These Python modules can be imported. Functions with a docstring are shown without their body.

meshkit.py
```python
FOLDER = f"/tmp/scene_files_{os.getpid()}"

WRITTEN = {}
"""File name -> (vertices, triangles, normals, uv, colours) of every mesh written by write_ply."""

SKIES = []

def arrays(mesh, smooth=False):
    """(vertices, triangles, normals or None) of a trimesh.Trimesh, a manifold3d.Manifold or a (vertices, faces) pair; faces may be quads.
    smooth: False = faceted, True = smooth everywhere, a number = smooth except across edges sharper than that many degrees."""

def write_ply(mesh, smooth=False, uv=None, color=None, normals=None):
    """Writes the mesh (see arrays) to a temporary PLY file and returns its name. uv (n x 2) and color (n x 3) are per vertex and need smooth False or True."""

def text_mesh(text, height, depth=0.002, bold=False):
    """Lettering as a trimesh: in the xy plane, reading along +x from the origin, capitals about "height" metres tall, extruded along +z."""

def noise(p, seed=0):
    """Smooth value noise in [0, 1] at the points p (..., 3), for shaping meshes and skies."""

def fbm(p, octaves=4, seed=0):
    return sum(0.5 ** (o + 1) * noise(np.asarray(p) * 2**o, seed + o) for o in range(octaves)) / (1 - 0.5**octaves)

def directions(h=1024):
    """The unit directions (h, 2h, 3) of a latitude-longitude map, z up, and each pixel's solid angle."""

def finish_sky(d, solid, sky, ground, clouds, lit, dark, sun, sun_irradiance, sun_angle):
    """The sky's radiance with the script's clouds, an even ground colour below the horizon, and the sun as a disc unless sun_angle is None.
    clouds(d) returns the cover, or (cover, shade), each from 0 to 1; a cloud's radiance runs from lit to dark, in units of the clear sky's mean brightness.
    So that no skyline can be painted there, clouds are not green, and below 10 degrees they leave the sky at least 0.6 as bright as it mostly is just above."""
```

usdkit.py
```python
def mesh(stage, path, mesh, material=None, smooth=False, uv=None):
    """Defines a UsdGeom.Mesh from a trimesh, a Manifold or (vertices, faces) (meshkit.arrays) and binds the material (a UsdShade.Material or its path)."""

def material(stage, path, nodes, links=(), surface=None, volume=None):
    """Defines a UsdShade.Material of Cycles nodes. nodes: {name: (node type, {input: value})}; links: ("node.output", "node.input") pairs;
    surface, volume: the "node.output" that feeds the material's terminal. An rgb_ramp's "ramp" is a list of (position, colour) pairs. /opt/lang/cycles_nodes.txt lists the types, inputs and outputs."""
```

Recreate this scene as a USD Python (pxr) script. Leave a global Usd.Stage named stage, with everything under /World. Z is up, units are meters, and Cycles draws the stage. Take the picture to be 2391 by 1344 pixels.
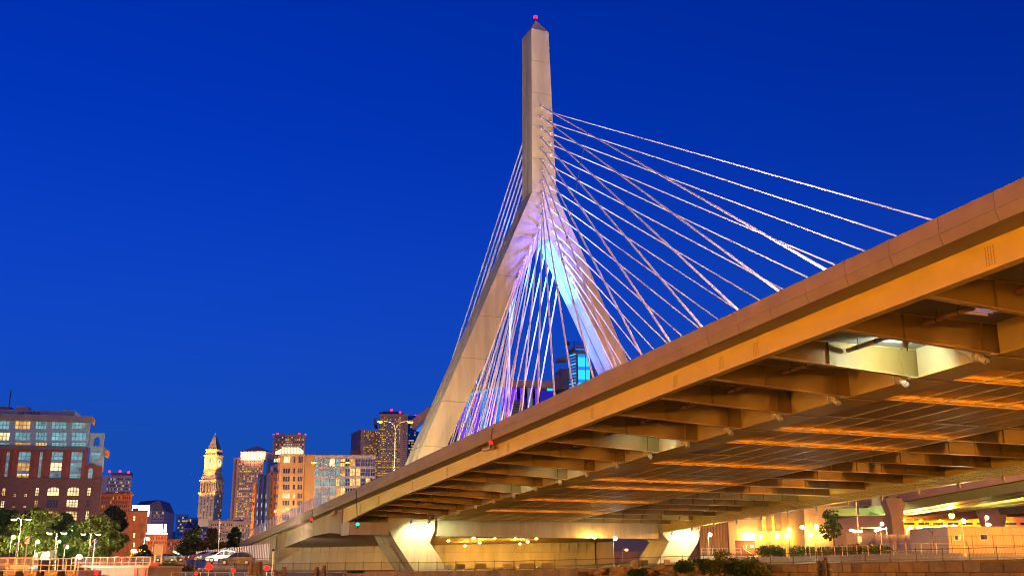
import math, random
import numpy as np
import trimesh
import usdkit, meshkit
from pxr import Usd, UsdGeom, UsdLux, UsdShade, Gf, Sdf

stage = Usd.Stage.CreateInMemory()
UsdGeom.SetStageUpAxis(stage, 'Z'); UsdGeom.SetStageMetersPerUnit(stage, 1.0)
UsdGeom.Xform.Define(stage, '/World')
rng = np.random.default_rng(7); random.seed(7)

# ---------------------------------------------------------------- camera, sky, exposure
# The world is laid out along the bridge: +Y runs down the deck axis away from the viewer, +X across it, z = 0 is the river.
EYE = np.array([-34.27, -36.30, 3.0]); YAW = 21.887; PITCH = 14.851; FPX = 2500.0; IW, IH = 2391.0, 1344.0
cam = UsdGeom.Camera.Define(stage, '/World/camera')
cam.CreateHorizontalApertureAttr(36.0); cam.CreateVerticalApertureAttr(36.0 * 575 / 1024)
cam.CreateFocalLengthAttr(36.0 * FPX / IW); cam.CreateClippingRangeAttr((0.5, 20000.0))
_x = UsdGeom.Xformable(cam); _x.AddTranslateOp().Set(Gf.Vec3d(*EYE)); _x.AddRotateZOp().Set(-YAW); _x.AddRotateXOp().Set(90 + PITCH)
cam.CreateExposureAttr(2.2)

SKY = usdkit.material(stage, '/World/Looks/sky', {
    'sky': ('sky_texture', {'sky_type': 'single_scattering', 'sun_disc': False, 'sun_elevation': math.radians(1.8), 'sun_rotation': math.radians(170.0),
                            'ozone_density': 10.0, 'air_density': 1.0, 'aerosol_density': 0.3, 'altitude': 0.0}),
    'tc': ('texture_coordinate', {}), 'sx': ('separate_xyz', {}), 'lo': ('math', {'math_type': 'maximum', 'value2': .11}), 'cx': ('combine_xyz', {}),
    'tint': ('mix', {'mix_type': 'multiply', 'fac': 1.0, 'color2': (1.0, 0.72, 0.98)}),
    'hz': ('map_range', {'range_type': 'smoothstep', 'from_min': .05, 'from_max': .45, 'to_min': .42, 'to_max': 0.0, 'clamp': True}), 'hm': ('mix', {'mix_type': 'mix', 'color2': (.040, .19, 1.0)}),
    'bg': ('background_shader', {'strength': 0.10})},
    [('tc.generated', 'sx.vector'), ('sx.x', 'cx.x'), ('sx.y', 'cx.y'), ('sx.z', 'lo.value1'), ('lo.value', 'cx.z'), ('cx.vector', 'sky.vector'), ('sky.color', 'tint.color1'), ('sx.z', 'hz.value'), ('hz.result', 'hm.fac'), ('tint.color', 'hm.color1'), ('hm.color', 'bg.color')], surface='bg.background')
dome = UsdLux.DomeLight.Define(stage, '/World/sky')
UsdShade.MaterialBindingAPI.Apply(dome.GetPrim()).Bind(SKY)
dome.GetPrim().SetCustomDataByKey('kind', 'structure')

# ---------------------------------------------------------------- helpers
_cy, _sy = math.cos(math.radians(YAW)), math.sin(math.radians(YAW))
FWD = np.array([_sy, _cy, 0.0]); RGT = np.array([_cy, -_sy, 0.0]); UP = np.array([0, 0, 1.0])
_cp, _sp = math.cos(math.radians(PITCH)), math.sin(math.radians(PITCH))
def ray(u, v):
    x = (u - IW / 2) / FPX; z = -(v - IH / 2) / FPX
    return RGT * x + FWD * (_cp - z * _sp) + UP * (_sp + z * _cp)
def P(u, v, D):
    """The point seen at pixel (u, v) of the photograph at the horizontal distance D."""
    r = ray(u, v); return EYE + r * (D / (r @ FWD))
def ground_z(x):
    return float(np.interp(x, [-400, 18, 47.6, 65, 90], [3.4, 3.4, 4.2, 5.6, 6.0]))

_count = {}
def numbered(parent, name):
    k = (str(parent), name); n = _count.get(k, -1) + 1; _count[k] = n
    return f'{parent}/{name}' if n == 0 else f'{parent}/{name}_{n:03d}'
LOC = {}
def tag(prim, label=None, cat=None, group=None, kind=None):
    for k, v in (('label', label), ('category', cat), ('group', group), ('kind', kind)):
        if v: prim.SetCustomDataByKey(k, v)
    return prim
def thing(name, label=None, cat=None, loc=(0, 0, 0), group=None, kind=None, rz=0.0):
    path = numbered('/World', name)
    x = UsdGeom.Xform.Define(stage, path)
    x.AddTranslateOp().Set(Gf.Vec3d(*map(float, loc)))
    if rz: x.AddRotateZOp().Set(float(rz))
    LOC[path] = (np.array(loc, float), math.radians(rz))
    tag(x.GetPrim(), label, cat, group, kind)
    return path
def to_local(path, v):
    top = '/'.join(path.split('/')[:3])
    if top not in LOC: return v
    o, a = LOC[top]; v = v - o
    if a:
        c, s = math.cos(-a), math.sin(-a)
        v = np.c_[v[:, 0] * c - v[:, 1] * s, v[:, 0] * s + v[:, 1] * c, v[:, 2]]
    return v
class MB:
    """Collects shapes in world coordinates; build() makes them one mesh prim."""
    def __init__(s): s.v = []; s.f = []; s.n = 0
    def add(s, v, f):
        v = np.asarray(v, float); f = np.asarray(f, int)
        if f.shape[1] == 4: f = np.vstack([f[:, [0, 1, 2]], f[:, [0, 2, 3]]])
        s.v.append(v); s.f.append(f + s.n); s.n += len(v); return s
    def hexa(s, c):
        """c: 8 corners, bottom ring (counterclockwise from above) then top ring."""
        return s.add(c, [[3, 2, 1, 0], [4, 5, 6, 7], [0, 1, 5, 4], [1, 2, 6, 5], [2, 3, 7, 6], [3, 0, 4, 7]])
    def box(s, x0, x1, y0, y1, z0, z1):
        return s.hexa([(x0, y0, z0), (x1, y0, z0), (x1, y1, z0), (x0, y1, z0), (x0, y0, z1), (x1, y0, z1), (x1, y1, z1), (x0, y1, z1)])
    def mesh(s, m, M=None):
        v = np.asarray(m.vertices)
        if M is not None: v = v @ M[:3, :3].T + M[:3, 3]
        return s.add(v, m.faces)
    def tube(s, a, b, r, n=8, r2=None, caps=True):
        a = np.asarray(a, float); b = np.asarray(b, float); d = b - a; L = np.linalg.norm(d)
        if L < 1e-9: return s
        d /= L; h = np.array([0, 0, 1.0]) if abs(d[2]) < .9 else np.array([1.0, 0, 0])
        e1 = np.cross(h, d); e1 /= np.linalg.norm(e1); e2 = np.cross(d, e1)
        t = np.arange(n) * 2 * np.pi / n; ring = np.cos(t)[:, None] * e1 + np.sin(t)[:, None] * e2
        r2 = r if r2 is None else r2
        v = np.vstack([a + ring * r, b + ring * r2, [a], [b]]); f = []
        for i in range(n):
            j = (i + 1) % n; f += [[i, j, n + j], [i, n + j, n + i]]
            if caps: f += [[2 * n, j, i], [2 * n + 1, n + i, n + j]]
        return s.add(v, f)
    def path(s, pts, r, n=8):
        for a, b in zip(pts[:-1], pts[1:]): s.tube(a, b, r, n)
        return s
    def sphere(s, c, r, sub=2, scale=(1, 1, 1)):
        m = trimesh.creation.icosphere(sub, 1.0); return s.add(m.vertices * r * np.asarray(scale) + np.asarray(c), m.faces)
    def prism(s, poly, o, ex, ey, ez, d0, d1):
        """Extrudes the 2-D polygon (counterclockwise in ex, ey) along ez from d0 to d1."""
        from shapely.geometry import Polygon
        m = trimesh.creation.extrude_polygon(Polygon(poly), d1 - d0, engine='earcut')
        v = m.vertices; w = np.asarray(o) + v[:, :1] * ex + v[:, 1:2] * ey + (v[:, 2:] + d0) * ez
        f = m.faces if np.dot(np.cross(ex, ey), ez) > 0 else m.faces[:, ::-1]
        return s.add(w, f)
    def build(s, name, mat, parent='/World', label=None, cat=None, group=None, kind=None, smooth=False):
        path = numbered(parent, name)
        v = to_local(path, np.vstack(s.v)) if s.v else np.zeros((0, 3))
        p = usdkit.mesh(stage, path, (v, np.vstack(s.f)), mat, smooth=smooth).GetPrim()
        tag(p, label, cat, group, kind); return path
def copy_of(src, name, loc, rz=0.0, label=None, cat=None, group=None):
    path = numbered('/World', name)
    x = UsdGeom.Xform.Define(stage, path); p = x.GetPrim()
    p.GetReferences().AddInternalReference(src); p.SetInstanceable(True)
    x.ClearXformOpOrder()
    x.AddTranslateOp(opSuffix='place').Set(Gf.Vec3d(*map(float, loc)))
    x.AddRotateZOp(opSuffix='turn').Set(float(rz))
    tag(p, label, cat, group); return path

class Face:
    """A vertical facade plane: through the point seen at (u, horizon) at distance D, its right-hand side turned away by yaw degrees."""
    def __init__(s, u, D, yaw=0.0):
        s.o = P(u, 1335, D); a = math.radians(yaw)
        s.e = RGT * math.cos(a) + FWD * math.sin(a); s.n = RGT * math.sin(a) - FWD * math.cos(a)
        s.o = s.o * [1, 1, 0]
    def az(s, u, v):
        r = ray(u, v); k = ((s.o - EYE) @ s.n) / (r @ s.n); q = EYE + r * k
        return float((q - s.o) @ s.e), float(q[2])
    def pt(s, a, z, out=0.0): return s.o + s.e * a + s.n * out + UP * z
    def box(s, mb, a0, a1, z0, z1, o0, o1):
        g = lambda a, o, z: s.pt(a, z, o)
        return mb.hexa([g(a0, o1, z0), g(a1, o1, z0), g(a1, o0, z0), g(a0, o0, z0), g(a0, o1, z1), g(a1, o1, z1), g(a1, o0, z1), g(a0, o0, z1)])
    def pbox(s, mb, u0, v0, u1, v1, o0, o1):
        """A box that covers the pixel rectangle measured on this plane (its lower left and upper right corner decide)."""
        a0, z0 = s.az(u0, v1); a1, z1 = s.az(u1, v0); return s.box(mb, a0, a1, z0, z1, o0, o1)

_mats = {}
def mat(name, color, rough=.75, metal=0.0, var=.18, scale=.6, bump=0.0, bscale=6.0, spec=.5, streak=False, stain=None, coat=0.0):
    """Painted, concrete, stone or metal surface: base colour broken by two scales of noise, optional vertical streaks and bump."""
    if name in _mats: return _mats[name]
    c = np.array(color, float); lo = tuple(np.clip(c * (1 - var), 0, 1)); hi = tuple(np.clip(c * (1 + var), 0, 1))
    n = {'g': ('geometry', {}), 'm': ('mapping', {'scale': (1, 1, .12) if streak else (1, 1, 1)}),
         'n1': ('noise_texture', {'scale': scale, 'detail': 6.0, 'roughness': .62}), 'r': ('rgb_ramp', {'ramp': [(.3, lo), (.7, hi)]}),
         'n2': ('noise_texture', {'scale': scale * 9, 'detail': 4.0, 'roughness': .6}), 'r2': ('rgb_ramp', {'ramp': [(.25, (1 - var * .7,) * 3), (.75, (1, 1, 1))]}),
         'mx': ('mix', {'mix_type': 'multiply', 'fac': 1.0}),
         'rr': ('map_range', {'from_min': .3, 'from_max': .7, 'to_min': max(rough - .12, .02), 'to_max': min(rough + .12, 1)}),
         'p': ('principled_bsdf', {'metallic': metal, 'specular_ior_level': spec, 'coat_weight': coat})}
    l = [('g.position', 'm.vector'), ('m.vector', 'n1.vector'), ('m.vector', 'n2.vector'), ('n1.fac', 'r.fac'), ('n2.fac', 'r2.fac'), ('r.color', 'mx.color1'), ('r2.color', 'mx.color2'),
         ('mx.color', 'p.base_color'), ('n2.fac', 'rr.value'), ('rr.result', 'p.roughness')]
    if bump:
        n['nb'] = ('noise_texture', {'scale': bscale, 'detail': 5.0}); n['b'] = ('bump', {'strength': bump, 'distance': .05})
        l += [('g.position', 'nb.vector'), ('nb.fac', 'b.height'), ('b.normal', 'p.normal')]
    _mats[name] = usdkit.material(stage, '/World/Looks/' + name, n, l, surface='p.BSDF'); return _mats[name]
def emit(name, color, strength):
    name = name.replace('.', '_')
    if name not in _mats:
        _mats[name] = usdkit.material(stage, '/World/Looks/' + name, {'e': ('emission', {'color': tuple(color), 'strength': strength})}, surface='e.emission')
    return _mats[name]
def lit_window(name, color, strength, scale=1.2):
    """A lit room behind glass: warm light that varies with blinds and furniture, under a glossy pane."""
    if name not in _mats:
        c = np.array(color)
        _mats[name] = usdkit.material(stage, '/World/Looks/' + name, {
            'g': ('geometry', {}), 'n': ('noise_texture', {'scale': scale, 'detail': 3.0, 'roughness': .7}), 'r': ('rgb_ramp', {'ramp': [(.3, tuple(c * .18)), (.5, tuple(c * .8)), (.72, tuple(np.minimum(c * 1.5, 3)))]}),
            'p': ('principled_bsdf', {'base_color': (.05, .05, .05), 'roughness': .08, 'emission_strength': strength})},
            [('g.position', 'n.vector'), ('n.fac', 'r.fac'), ('r.color', 'p.emission_color')], surface='p.BSDF')
    return _mats[name]
def glass(name, tint=(.03, .045, .055), rough=.05, metal=.0, spec=.8):
    if name not in _mats:
        _mats[name] = usdkit.material(stage, '/World/Looks/' + name, {
            'g': ('geometry', {}), 'n': ('noise_texture', {'scale': .5, 'detail': 2.0}), 'b': ('bump', {'strength': .05, 'distance': .05}),
            'w': ('object_info', {}), 'r': ('rgb_ramp', {'ramp': [(0, tuple(np.array(tint) * .6)), (1, tuple(np.array(tint) * 1.5))]}),
            'p': ('principled_bsdf', {'roughness': rough, 'metallic': metal, 'specular_ior_level': spec})},
            [('g.position', 'n.vector'), ('n.fac', 'b.height'), ('b.normal', 'p.normal'), ('w.random', 'r.fac'), ('r.color', 'p.base_color')], surface='p.BSDF')
    return _mats[name]
def leaf_mat(name, color):
    if name not in _mats:
        c = np.array(color)
        _mats[name] = usdkit.material(stage, '/World/Looks/' + name, {
            'g': ('geometry', {}), 'r': ('rgb_ramp', {'ramp': [(0, tuple(c * .5)), (.6, tuple(c)), (1, tuple(c * [1.7, 1.5, 1.0]))]}),
            'd': ('principled_bsdf', {'roughness': .6}), 't': ('translucent_bsdf', {}), 'm': ('mix_closure', {'fac': .3})},
            [('g.random_per_island', 'r.fac'), ('r.color', 'd.base_color'), ('r.color', 't.color'), ('d.BSDF', 'm.closure1'), ('t.BSDF', 'm.closure2')], surface='m.closure')
    return _mats[name]

def PXp(u, v, X):
    r = ray(u, v); return EYE + r * ((X - EYE[0]) / r[0])
# ---------------------------------------------------------------- materials of the bridge
CONC = mat('tower_concrete', (.46, .41, .31), .88, var=.22, scale=.5, bump=.15, bscale=3.0, streak=True)
CONC_D = mat('joint_concrete', (.16, .15, .13), .9, var=.1)
PARA = mat('parapet_concrete', (.30, .225, .165), .85, var=.12, scale=.5, bump=.08, bscale=5.0)
SLAB = mat('deck_slab_concrete', (.28, .25, .22), .9, var=.15, scale=.5)
STEEL = mat('painted_steel', (.62, .45, .07), .55, var=.06, scale=.4)  # ochre carries the sodium light; the paint itself is light grey-green
FLANGE = mat('flange_paint', (.58, .40, .12), .5, var=.06)  # lighter copy of the beam steel, with the light on the flanges put in
STEEL2 = mat('beam_steel', (.27, .185, .05), .6, var=.1, scale=.6)  # darker copy of the steel, with the shade on the webs put in
BOLT = mat('bolt_steel', (.12, .11, .09), .6)
PIPE = mat('drain_pipe_paint', (.45, .25, .17), .45, var=.12, scale=2.0)
CABLE = usdkit.material(stage, '/World/Looks/white_cable_sheath', {'d': ('diffuse_bsdf', {'color': (.86, .82, .84), 'roughness': .3})}, surface='d.BSDF')
ANCH = mat('anchor_pipe_paint', (.6, .57, .46), .45, var=.08, scale=2.0)
ASPH = mat('asphalt', (.05, .05, .05), .9, var=.2, scale=2.0, bump=.2, bscale=30.0)
DARKMETAL = mat('dark_metal', (.05, .05, .05), .5)
GALV = mat('galvanised_steel', (.45, .46, .48), .45, metal=.6, var=.1, scale=2.0)
def panel_mat():
    n = {'g': ('geometry', {}), 'w': ('wave_texture', {'wave_type': 'bands', 'bands_direction': 'y', 'scale': 3.2, 'distortion': 0.0}),
         'n': ('noise_texture', {'scale': .5, 'detail': 4.0}), 'oi': ('object_info', {}), 'r': ('rgb_ramp', {'ramp': [(0, (.44, .29, .10)), (1, (.58, .39, .14))]}),
         'b': ('bump', {'strength': .35, 'distance': .03}), 'p': ('principled_bsdf', {'metallic': .05, 'roughness': .62, 'specular_ior_level': .3})}
    return usdkit.material(stage, '/World/Looks/ribbed_soffit_steel', n, [('g.position', 'w.vector'), ('g.position', 'n.vector'), ('oi.random', 'r.fac'), ('r.color', 'p.base_color'),
        ('w.fac', 'b.height'), ('b.normal', 'p.normal')], surface='p.BSDF')
RIBBED = panel_mat()

def zb(s): return 14.98 - .03964 * s - .000051 * s * s      # underside of the beams at the near girder
def zt(s): return 17.40 - .0425 * s                          # top of the parapet
def zs(s): return zt(s) - 1.25                               # underside of the slab
def zr(s): return zt(s) - 1.0                                # road surface
S0, S1 = -30.0, 108.0
BR = thing('cable_stayed_bridge', 'cable-stayed road bridge with tall pointed concrete tower, white stays and orange-lit steel deck', 'bridge', (0, 0, 0))

def strip(mb, x0, x1, f0, f1, s_list):
    """A long band between x0 and x1, its underside f0(s), its top f1(s)."""
    for a, b in zip(s_list[:-1], s_list[1:]):
        mb.hexa([(x0, a, f0(a)), (x1, a, f0(a)), (x1, b, f0(b)), (x0, b, f0(b)), (x0, a, f1(a)), (x1, a, f1(a)), (x1, b, f1(b)), (x0, b, f1(b))])
SL = list(np.arange(S0, 109, 6.9))
# deck slab in lanes, with two long slots (near the cable plane and over the far bay) that are closed by gratings
SLOTS = [(7.3, 9.3), (36.0, 39.0)]
for x0, x1 in ((-1.28, 7.3), (9.3, 36.0), (39.0, 47.6)):
    mb = MB(); strip(mb, x0, x1, zs, lambda s: zr(s) - .06, SL); mb.build('deck_slab', SLAB, BR)
mb = MB(); strip(mb, -1.0, 7.2, lambda s: zr(s) - .056, zr, SL); strip(mb, 12.2, 35.9, lambda s: zr(s) - .056, zr, SL); mb.build('road_surface', ASPH, BR)
for x0, x1 in SLOTS:
    for k in range(-3, 17):
        s0 = 6.1 * k + 1.4; mb = MB(); mb2 = MB()
        for i in range(12):
            y = s0 + .16 + i * .29; z = zr(y)
            mb.box(x0, x1, y, y + .07, z - .16, z - .10)
        strip(mb2, x0, x1, zs, lambda s: zr(s) - .06, [s0 + 3.7, s0 + 6.1]); mb2.build('slot_slab', SLAB, BR)
        mb.build('deck_grating', GALV, BR)
# parapet panels
pitch = 3.05
for k in range(int((S0) / pitch), 74):
    a, b = k * pitch + .012, (k + 1) * pitch - .012
    prof = [(-1.06, 0), (-1.06, -1.02), (-1.28, -1.02), (-1.28, -1.25), (-1.34, -1.25), (-1.50, -.80), (-1.475, -.79), (-1.475, -.765), (-1.5, -.755), (-1.5, -.02), (-1.48, 0)]
    v = [(x, s, zt(s) + z) for s in (a, b) for x, z in prof]; n = len(prof)
    from shapely.geometry import Polygon
    tv, tf = trimesh.creation.triangulate_polygon(Polygon(prof), engine='earcut')
    lut = [int(np.argmin(np.sum((np.array(prof) - p) ** 2, 1))) for p in tv]
    f = [[i, (i + 1) % n, n + (i + 1) % n] for i in range(n)] + [[i, n + (i + 1) % n, n + i] for i in range(n)]
    f += [[lut[t[0]], lut[t[1]], lut[t[2]]] for t in tf] + [[n + lut[t[2]], n + lut[t[1]], n + lut[t[0]]] for t in tf]
    m = trimesh.Trimesh(v, f, process=False); m.fix_normals()
    MB().mesh(m).build('parapet_panel', PARA, BR)
mb = MB(); strip(mb, -1.05, -1.0, lambda s: zr(s), lambda s: zt(s) - .1, [-30, 40, 108, 160, 220]); mb.build('parapet_backing', CONC_D, BR)
SCREEN = usdkit.material(stage, '/World/Looks/clear_screen', {'t': ('transparent_bsdf', {'color': (.93, .95, .96)}), 'g': ('glossy_bsdf', {'roughness': .15, 'color': (.8, .8, .8)}), 'd': ('diffuse_bsdf', {'color': (.5, .45, .45)}), 'm': ('mix_closure', {'fac': .5}), 'f': ('mix_closure', {'fac': .30})},
    [('g.BSDF', 'm.closure1'), ('d.BSDF', 'm.closure2'), ('t.BSDF', 'f.closure1'), ('m.closure', 'f.closure2')], surface='f.closure')
# wind screen on the left end of the parapet
for k in range(30):
    s = 119 + k * 3.05
    MB().box(-1.32, -1.26, s, s + .12, zt(s), zt(s) + 1.75).build('screen_post', mat('screen_post_paint', (.6, .52, .5), .5, var=.05), BR)
    mb = MB(); strip(mb, -1.30, -1.285, lambda q: zt(q) + .12, lambda q: zt(q) + 1.65, [s + .1, s + 3.0]); mb.build('screen_panel', SCREEN, BR)
# near edge girder (plate girder: web, two flanges, splices of bolted plates)
def zgb(s): return zb(s) - .05 - max(0, s - 84) ** 2 * .0009
gs = list(np.arange(-30, 110, 3.45)) + [111.5]
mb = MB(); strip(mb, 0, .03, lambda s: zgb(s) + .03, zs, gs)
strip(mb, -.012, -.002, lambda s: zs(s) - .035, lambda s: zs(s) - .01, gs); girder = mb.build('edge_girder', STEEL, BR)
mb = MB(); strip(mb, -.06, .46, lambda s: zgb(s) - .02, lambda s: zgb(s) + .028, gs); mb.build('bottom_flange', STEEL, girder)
for s in (12.4, 15.9, 21.2, -4.5, 33.0, 49.5, 52, 66, 78, 92, 101):
    a = MB(); h = zs(s) - zgb(s)
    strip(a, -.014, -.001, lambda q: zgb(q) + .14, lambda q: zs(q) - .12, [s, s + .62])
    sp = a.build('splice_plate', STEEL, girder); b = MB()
    for i in range(4):
        for j in range(int((h - .35) / .095)):
            y = s + .1 + .14 * i; b.tube((-.03, y, zgb(y) + .2 + .095 * j), (-.01, y, zgb(y) + .2 + .095 * j), .024, 6)
    b.build('bolt', BOLT, girder, kind='stuff')
# floor beams: cantilever bay, centre bay, far bay; inner depth grows towards the cable plane
def hfl(x): return -.05 * min(x, 10.4)                       # drop of the bottom flange towards the cable plane
XW = 47.0
for k in range(-4, 18):
    s = 6.1 * k; z0 = lambda x: zb(s) + hfl(x)
    w, fl = MB(), MB()
    xs = [.05, 3, 6, 10.4, 20, 30, XW]
    for a, b in zip(xs[:-1], xs[1:]):
        w.hexa([(a, s - .012, z0(a)), (b, s - .012, z0(b)), (b, s + .012, z0(b)), (a, s + .012, z0(a)), (a, s - .012, zs(s) - .002), (b, s - .012, zs(s) - .002), (b, s + .012, zs(s) - .002), (a, s + .012, zs(s) - .002)])
        fl.hexa([(a, s - .2, z0(a) - .03), (b, s - .2, z0(b) - .03), (b, s + .2, z0(b) - .03), (a, s + .2, z0(a) - .03), (a, s - .2, z0(a) + .01), (b, s - .2, z0(b) + .01), (b, s + .2, z0(b) + .01), (a, s + .2, z0(a) + .01)])
    fl.box(.3, XW, s - .17, s + .17, zs(s) - .05, zs(s) - .02)
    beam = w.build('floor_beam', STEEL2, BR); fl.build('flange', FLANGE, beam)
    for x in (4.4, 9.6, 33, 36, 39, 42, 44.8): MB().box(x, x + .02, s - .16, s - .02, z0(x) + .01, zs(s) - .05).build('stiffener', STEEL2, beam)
    b = MB()
    for side in (-.13, .13):
        for i in range(26): b.tube((10.6 + .11 * i, s + side, z0(11) - .055), (10.6 + .11 * i, s + side, z0(11) - .02), .028, 5)
        b.box(10.5, 13.5, s + side - .06, s + side + .06, z0(11) - .04, z0(11) - .031)
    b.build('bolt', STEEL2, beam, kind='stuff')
    # bracket seat where the beam meets the cable girder
    MB().box(10.05, 10.5, s - .24, s + .24, z0(10.4) - .075, z0(10.4) - .032).build('seat_plate', ANCH, beam)
# cable girder along the cable plane: sloping web towards us, bottom plate
for k in range(-4, 17):
    a, b = 6.1 * k + .22, 6.1 * (k + 1) - .22
    g = MB(); zl = lambda s: zb(s) - .56
    strip(g, 10.62, 10.66, lambda s: zl(s) + .02, zs, [a, b]); g.build('cable_girder', mat('pale_girder_paint', (.46, .38, .20), .5, var=.06), BR)
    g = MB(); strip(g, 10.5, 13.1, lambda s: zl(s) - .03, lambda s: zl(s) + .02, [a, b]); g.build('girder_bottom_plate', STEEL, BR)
# far edge girder with its walkway fascia: stainless-looking ribs
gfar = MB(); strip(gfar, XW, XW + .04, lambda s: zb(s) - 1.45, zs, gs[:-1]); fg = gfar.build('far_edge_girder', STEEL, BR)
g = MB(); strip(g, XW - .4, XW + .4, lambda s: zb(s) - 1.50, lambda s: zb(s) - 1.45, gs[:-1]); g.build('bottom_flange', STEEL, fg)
g = MB(); strip(g, 47.2, 47.6, zs, lambda s: zt(s) + .1, gs); g.build('far_parapet', PARA, BR)
for i in range(5):
    g = MB(); strip(g, XW - .16, XW - .002, lambda s, i=i: zb(s) - .72 - .16 * i, lambda s, i=i: zb(s) - .66 - .16 * i, gs[:-1]); g.build('rib', mat('bright_steel', (.55, .48, .26), .3, metal=.7), fg)
for k in range(14):
    s_ = 30 + 5.6 * k; m = MB(); m.tube((XW - .3, s_, zb(s_) - 1.5), (XW - .75, s_ - .5, zb(s_) - 2.05), .13, 8); m.build('hanging_lamp_housing', GALV, fg)
# soffit panels of the centre bay, ribbed steel, between the beams; some bays get an added grate and glowing tube for the orange bands of light
PX = [13.1 + 2.42 * i for i in range(8)]
SODIUM = emit('sodium_lamp', (1.0, .36, .02), 16.0)  # glow of the added tubes above the soffit grates
for k in range(-2, 17):
    s0 = 6.1 * k
    grate = k in (1, 2, 4, 5, 7, 9, 10, 12, 14)
    zc = lambda s: zb(s) - .5
    for i in range(7):
        x0, x1 = PX[i] + .03, PX[i + 1] - .03
        split = s0 + (2.9 if grate else 5.9)
        m = MB(); strip(m, x0, x1, lambda s: zc(s), lambda s: zc(s) + .05, [s0 + .22, split]); m.build('soffit_panel', RIBBED, BR)
        if grate:
            m = MB()
            for j in range(9):
                y = split + .06 + j * .31; m.hexa([(x0, y, zc(y)), (x1, y, zc(y)), (x1, y + .09, zc(y)), (x0, y + .09, zc(y)), (x0, y + .05, zc(y) + .14), (x1, y + .05, zc(y) + .14), (x1, y + .14, zc(y) + .14), (x0, y + .14, zc(y) + .14)])
            m.build('soffit_grate', RIBBED, BR)
    if grate:
        t = MB(); y = s0 + 3.6
        t.tube((PX[0] + .2, y + 1.2, zc(y) + .85), (PX[7] - .2, y + 1.2, zc(y) + .85), .035, 8)
        t.build('sodium_tube', SODIUM, BR)
    for i in range(8):
        m = MB(); strip(m, PX[i] - .05, PX[i] + .05, lambda s: zc(s) - .05, lambda s: zc(s) + .06, [s0 + .2, s0 + 5.9]); m.build('panel_rail', ANCH, BR)
# drain pipes under the cantilever bay with hangers
for k in range(-3, 9):
    a, b = 6.1 * k - 3.6, 6.1 * k - .3
    x = 5.6; z = lambda s: zb(s) + .62
    m = MB(); m.tube((x, a, z(a)), (x, b, z(b)), .13, 12); m.tube((x, a - .02, z(a)), (x, a + .12, z(a)), .16, 12)
    dp = m.build('drain_pipe', PIPE, BR, smooth=40)
    for y in (a + .9, b - .9):
        h = MB(); h.tube((x, y, z(y) + .12), (x, y, zs(y)), .015, 5); h.tube((x, y - .03, z(y)), (x, y + .03, z(y)), .15, 12)
        h.build('hanger', DARKMETAL, dp)

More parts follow.
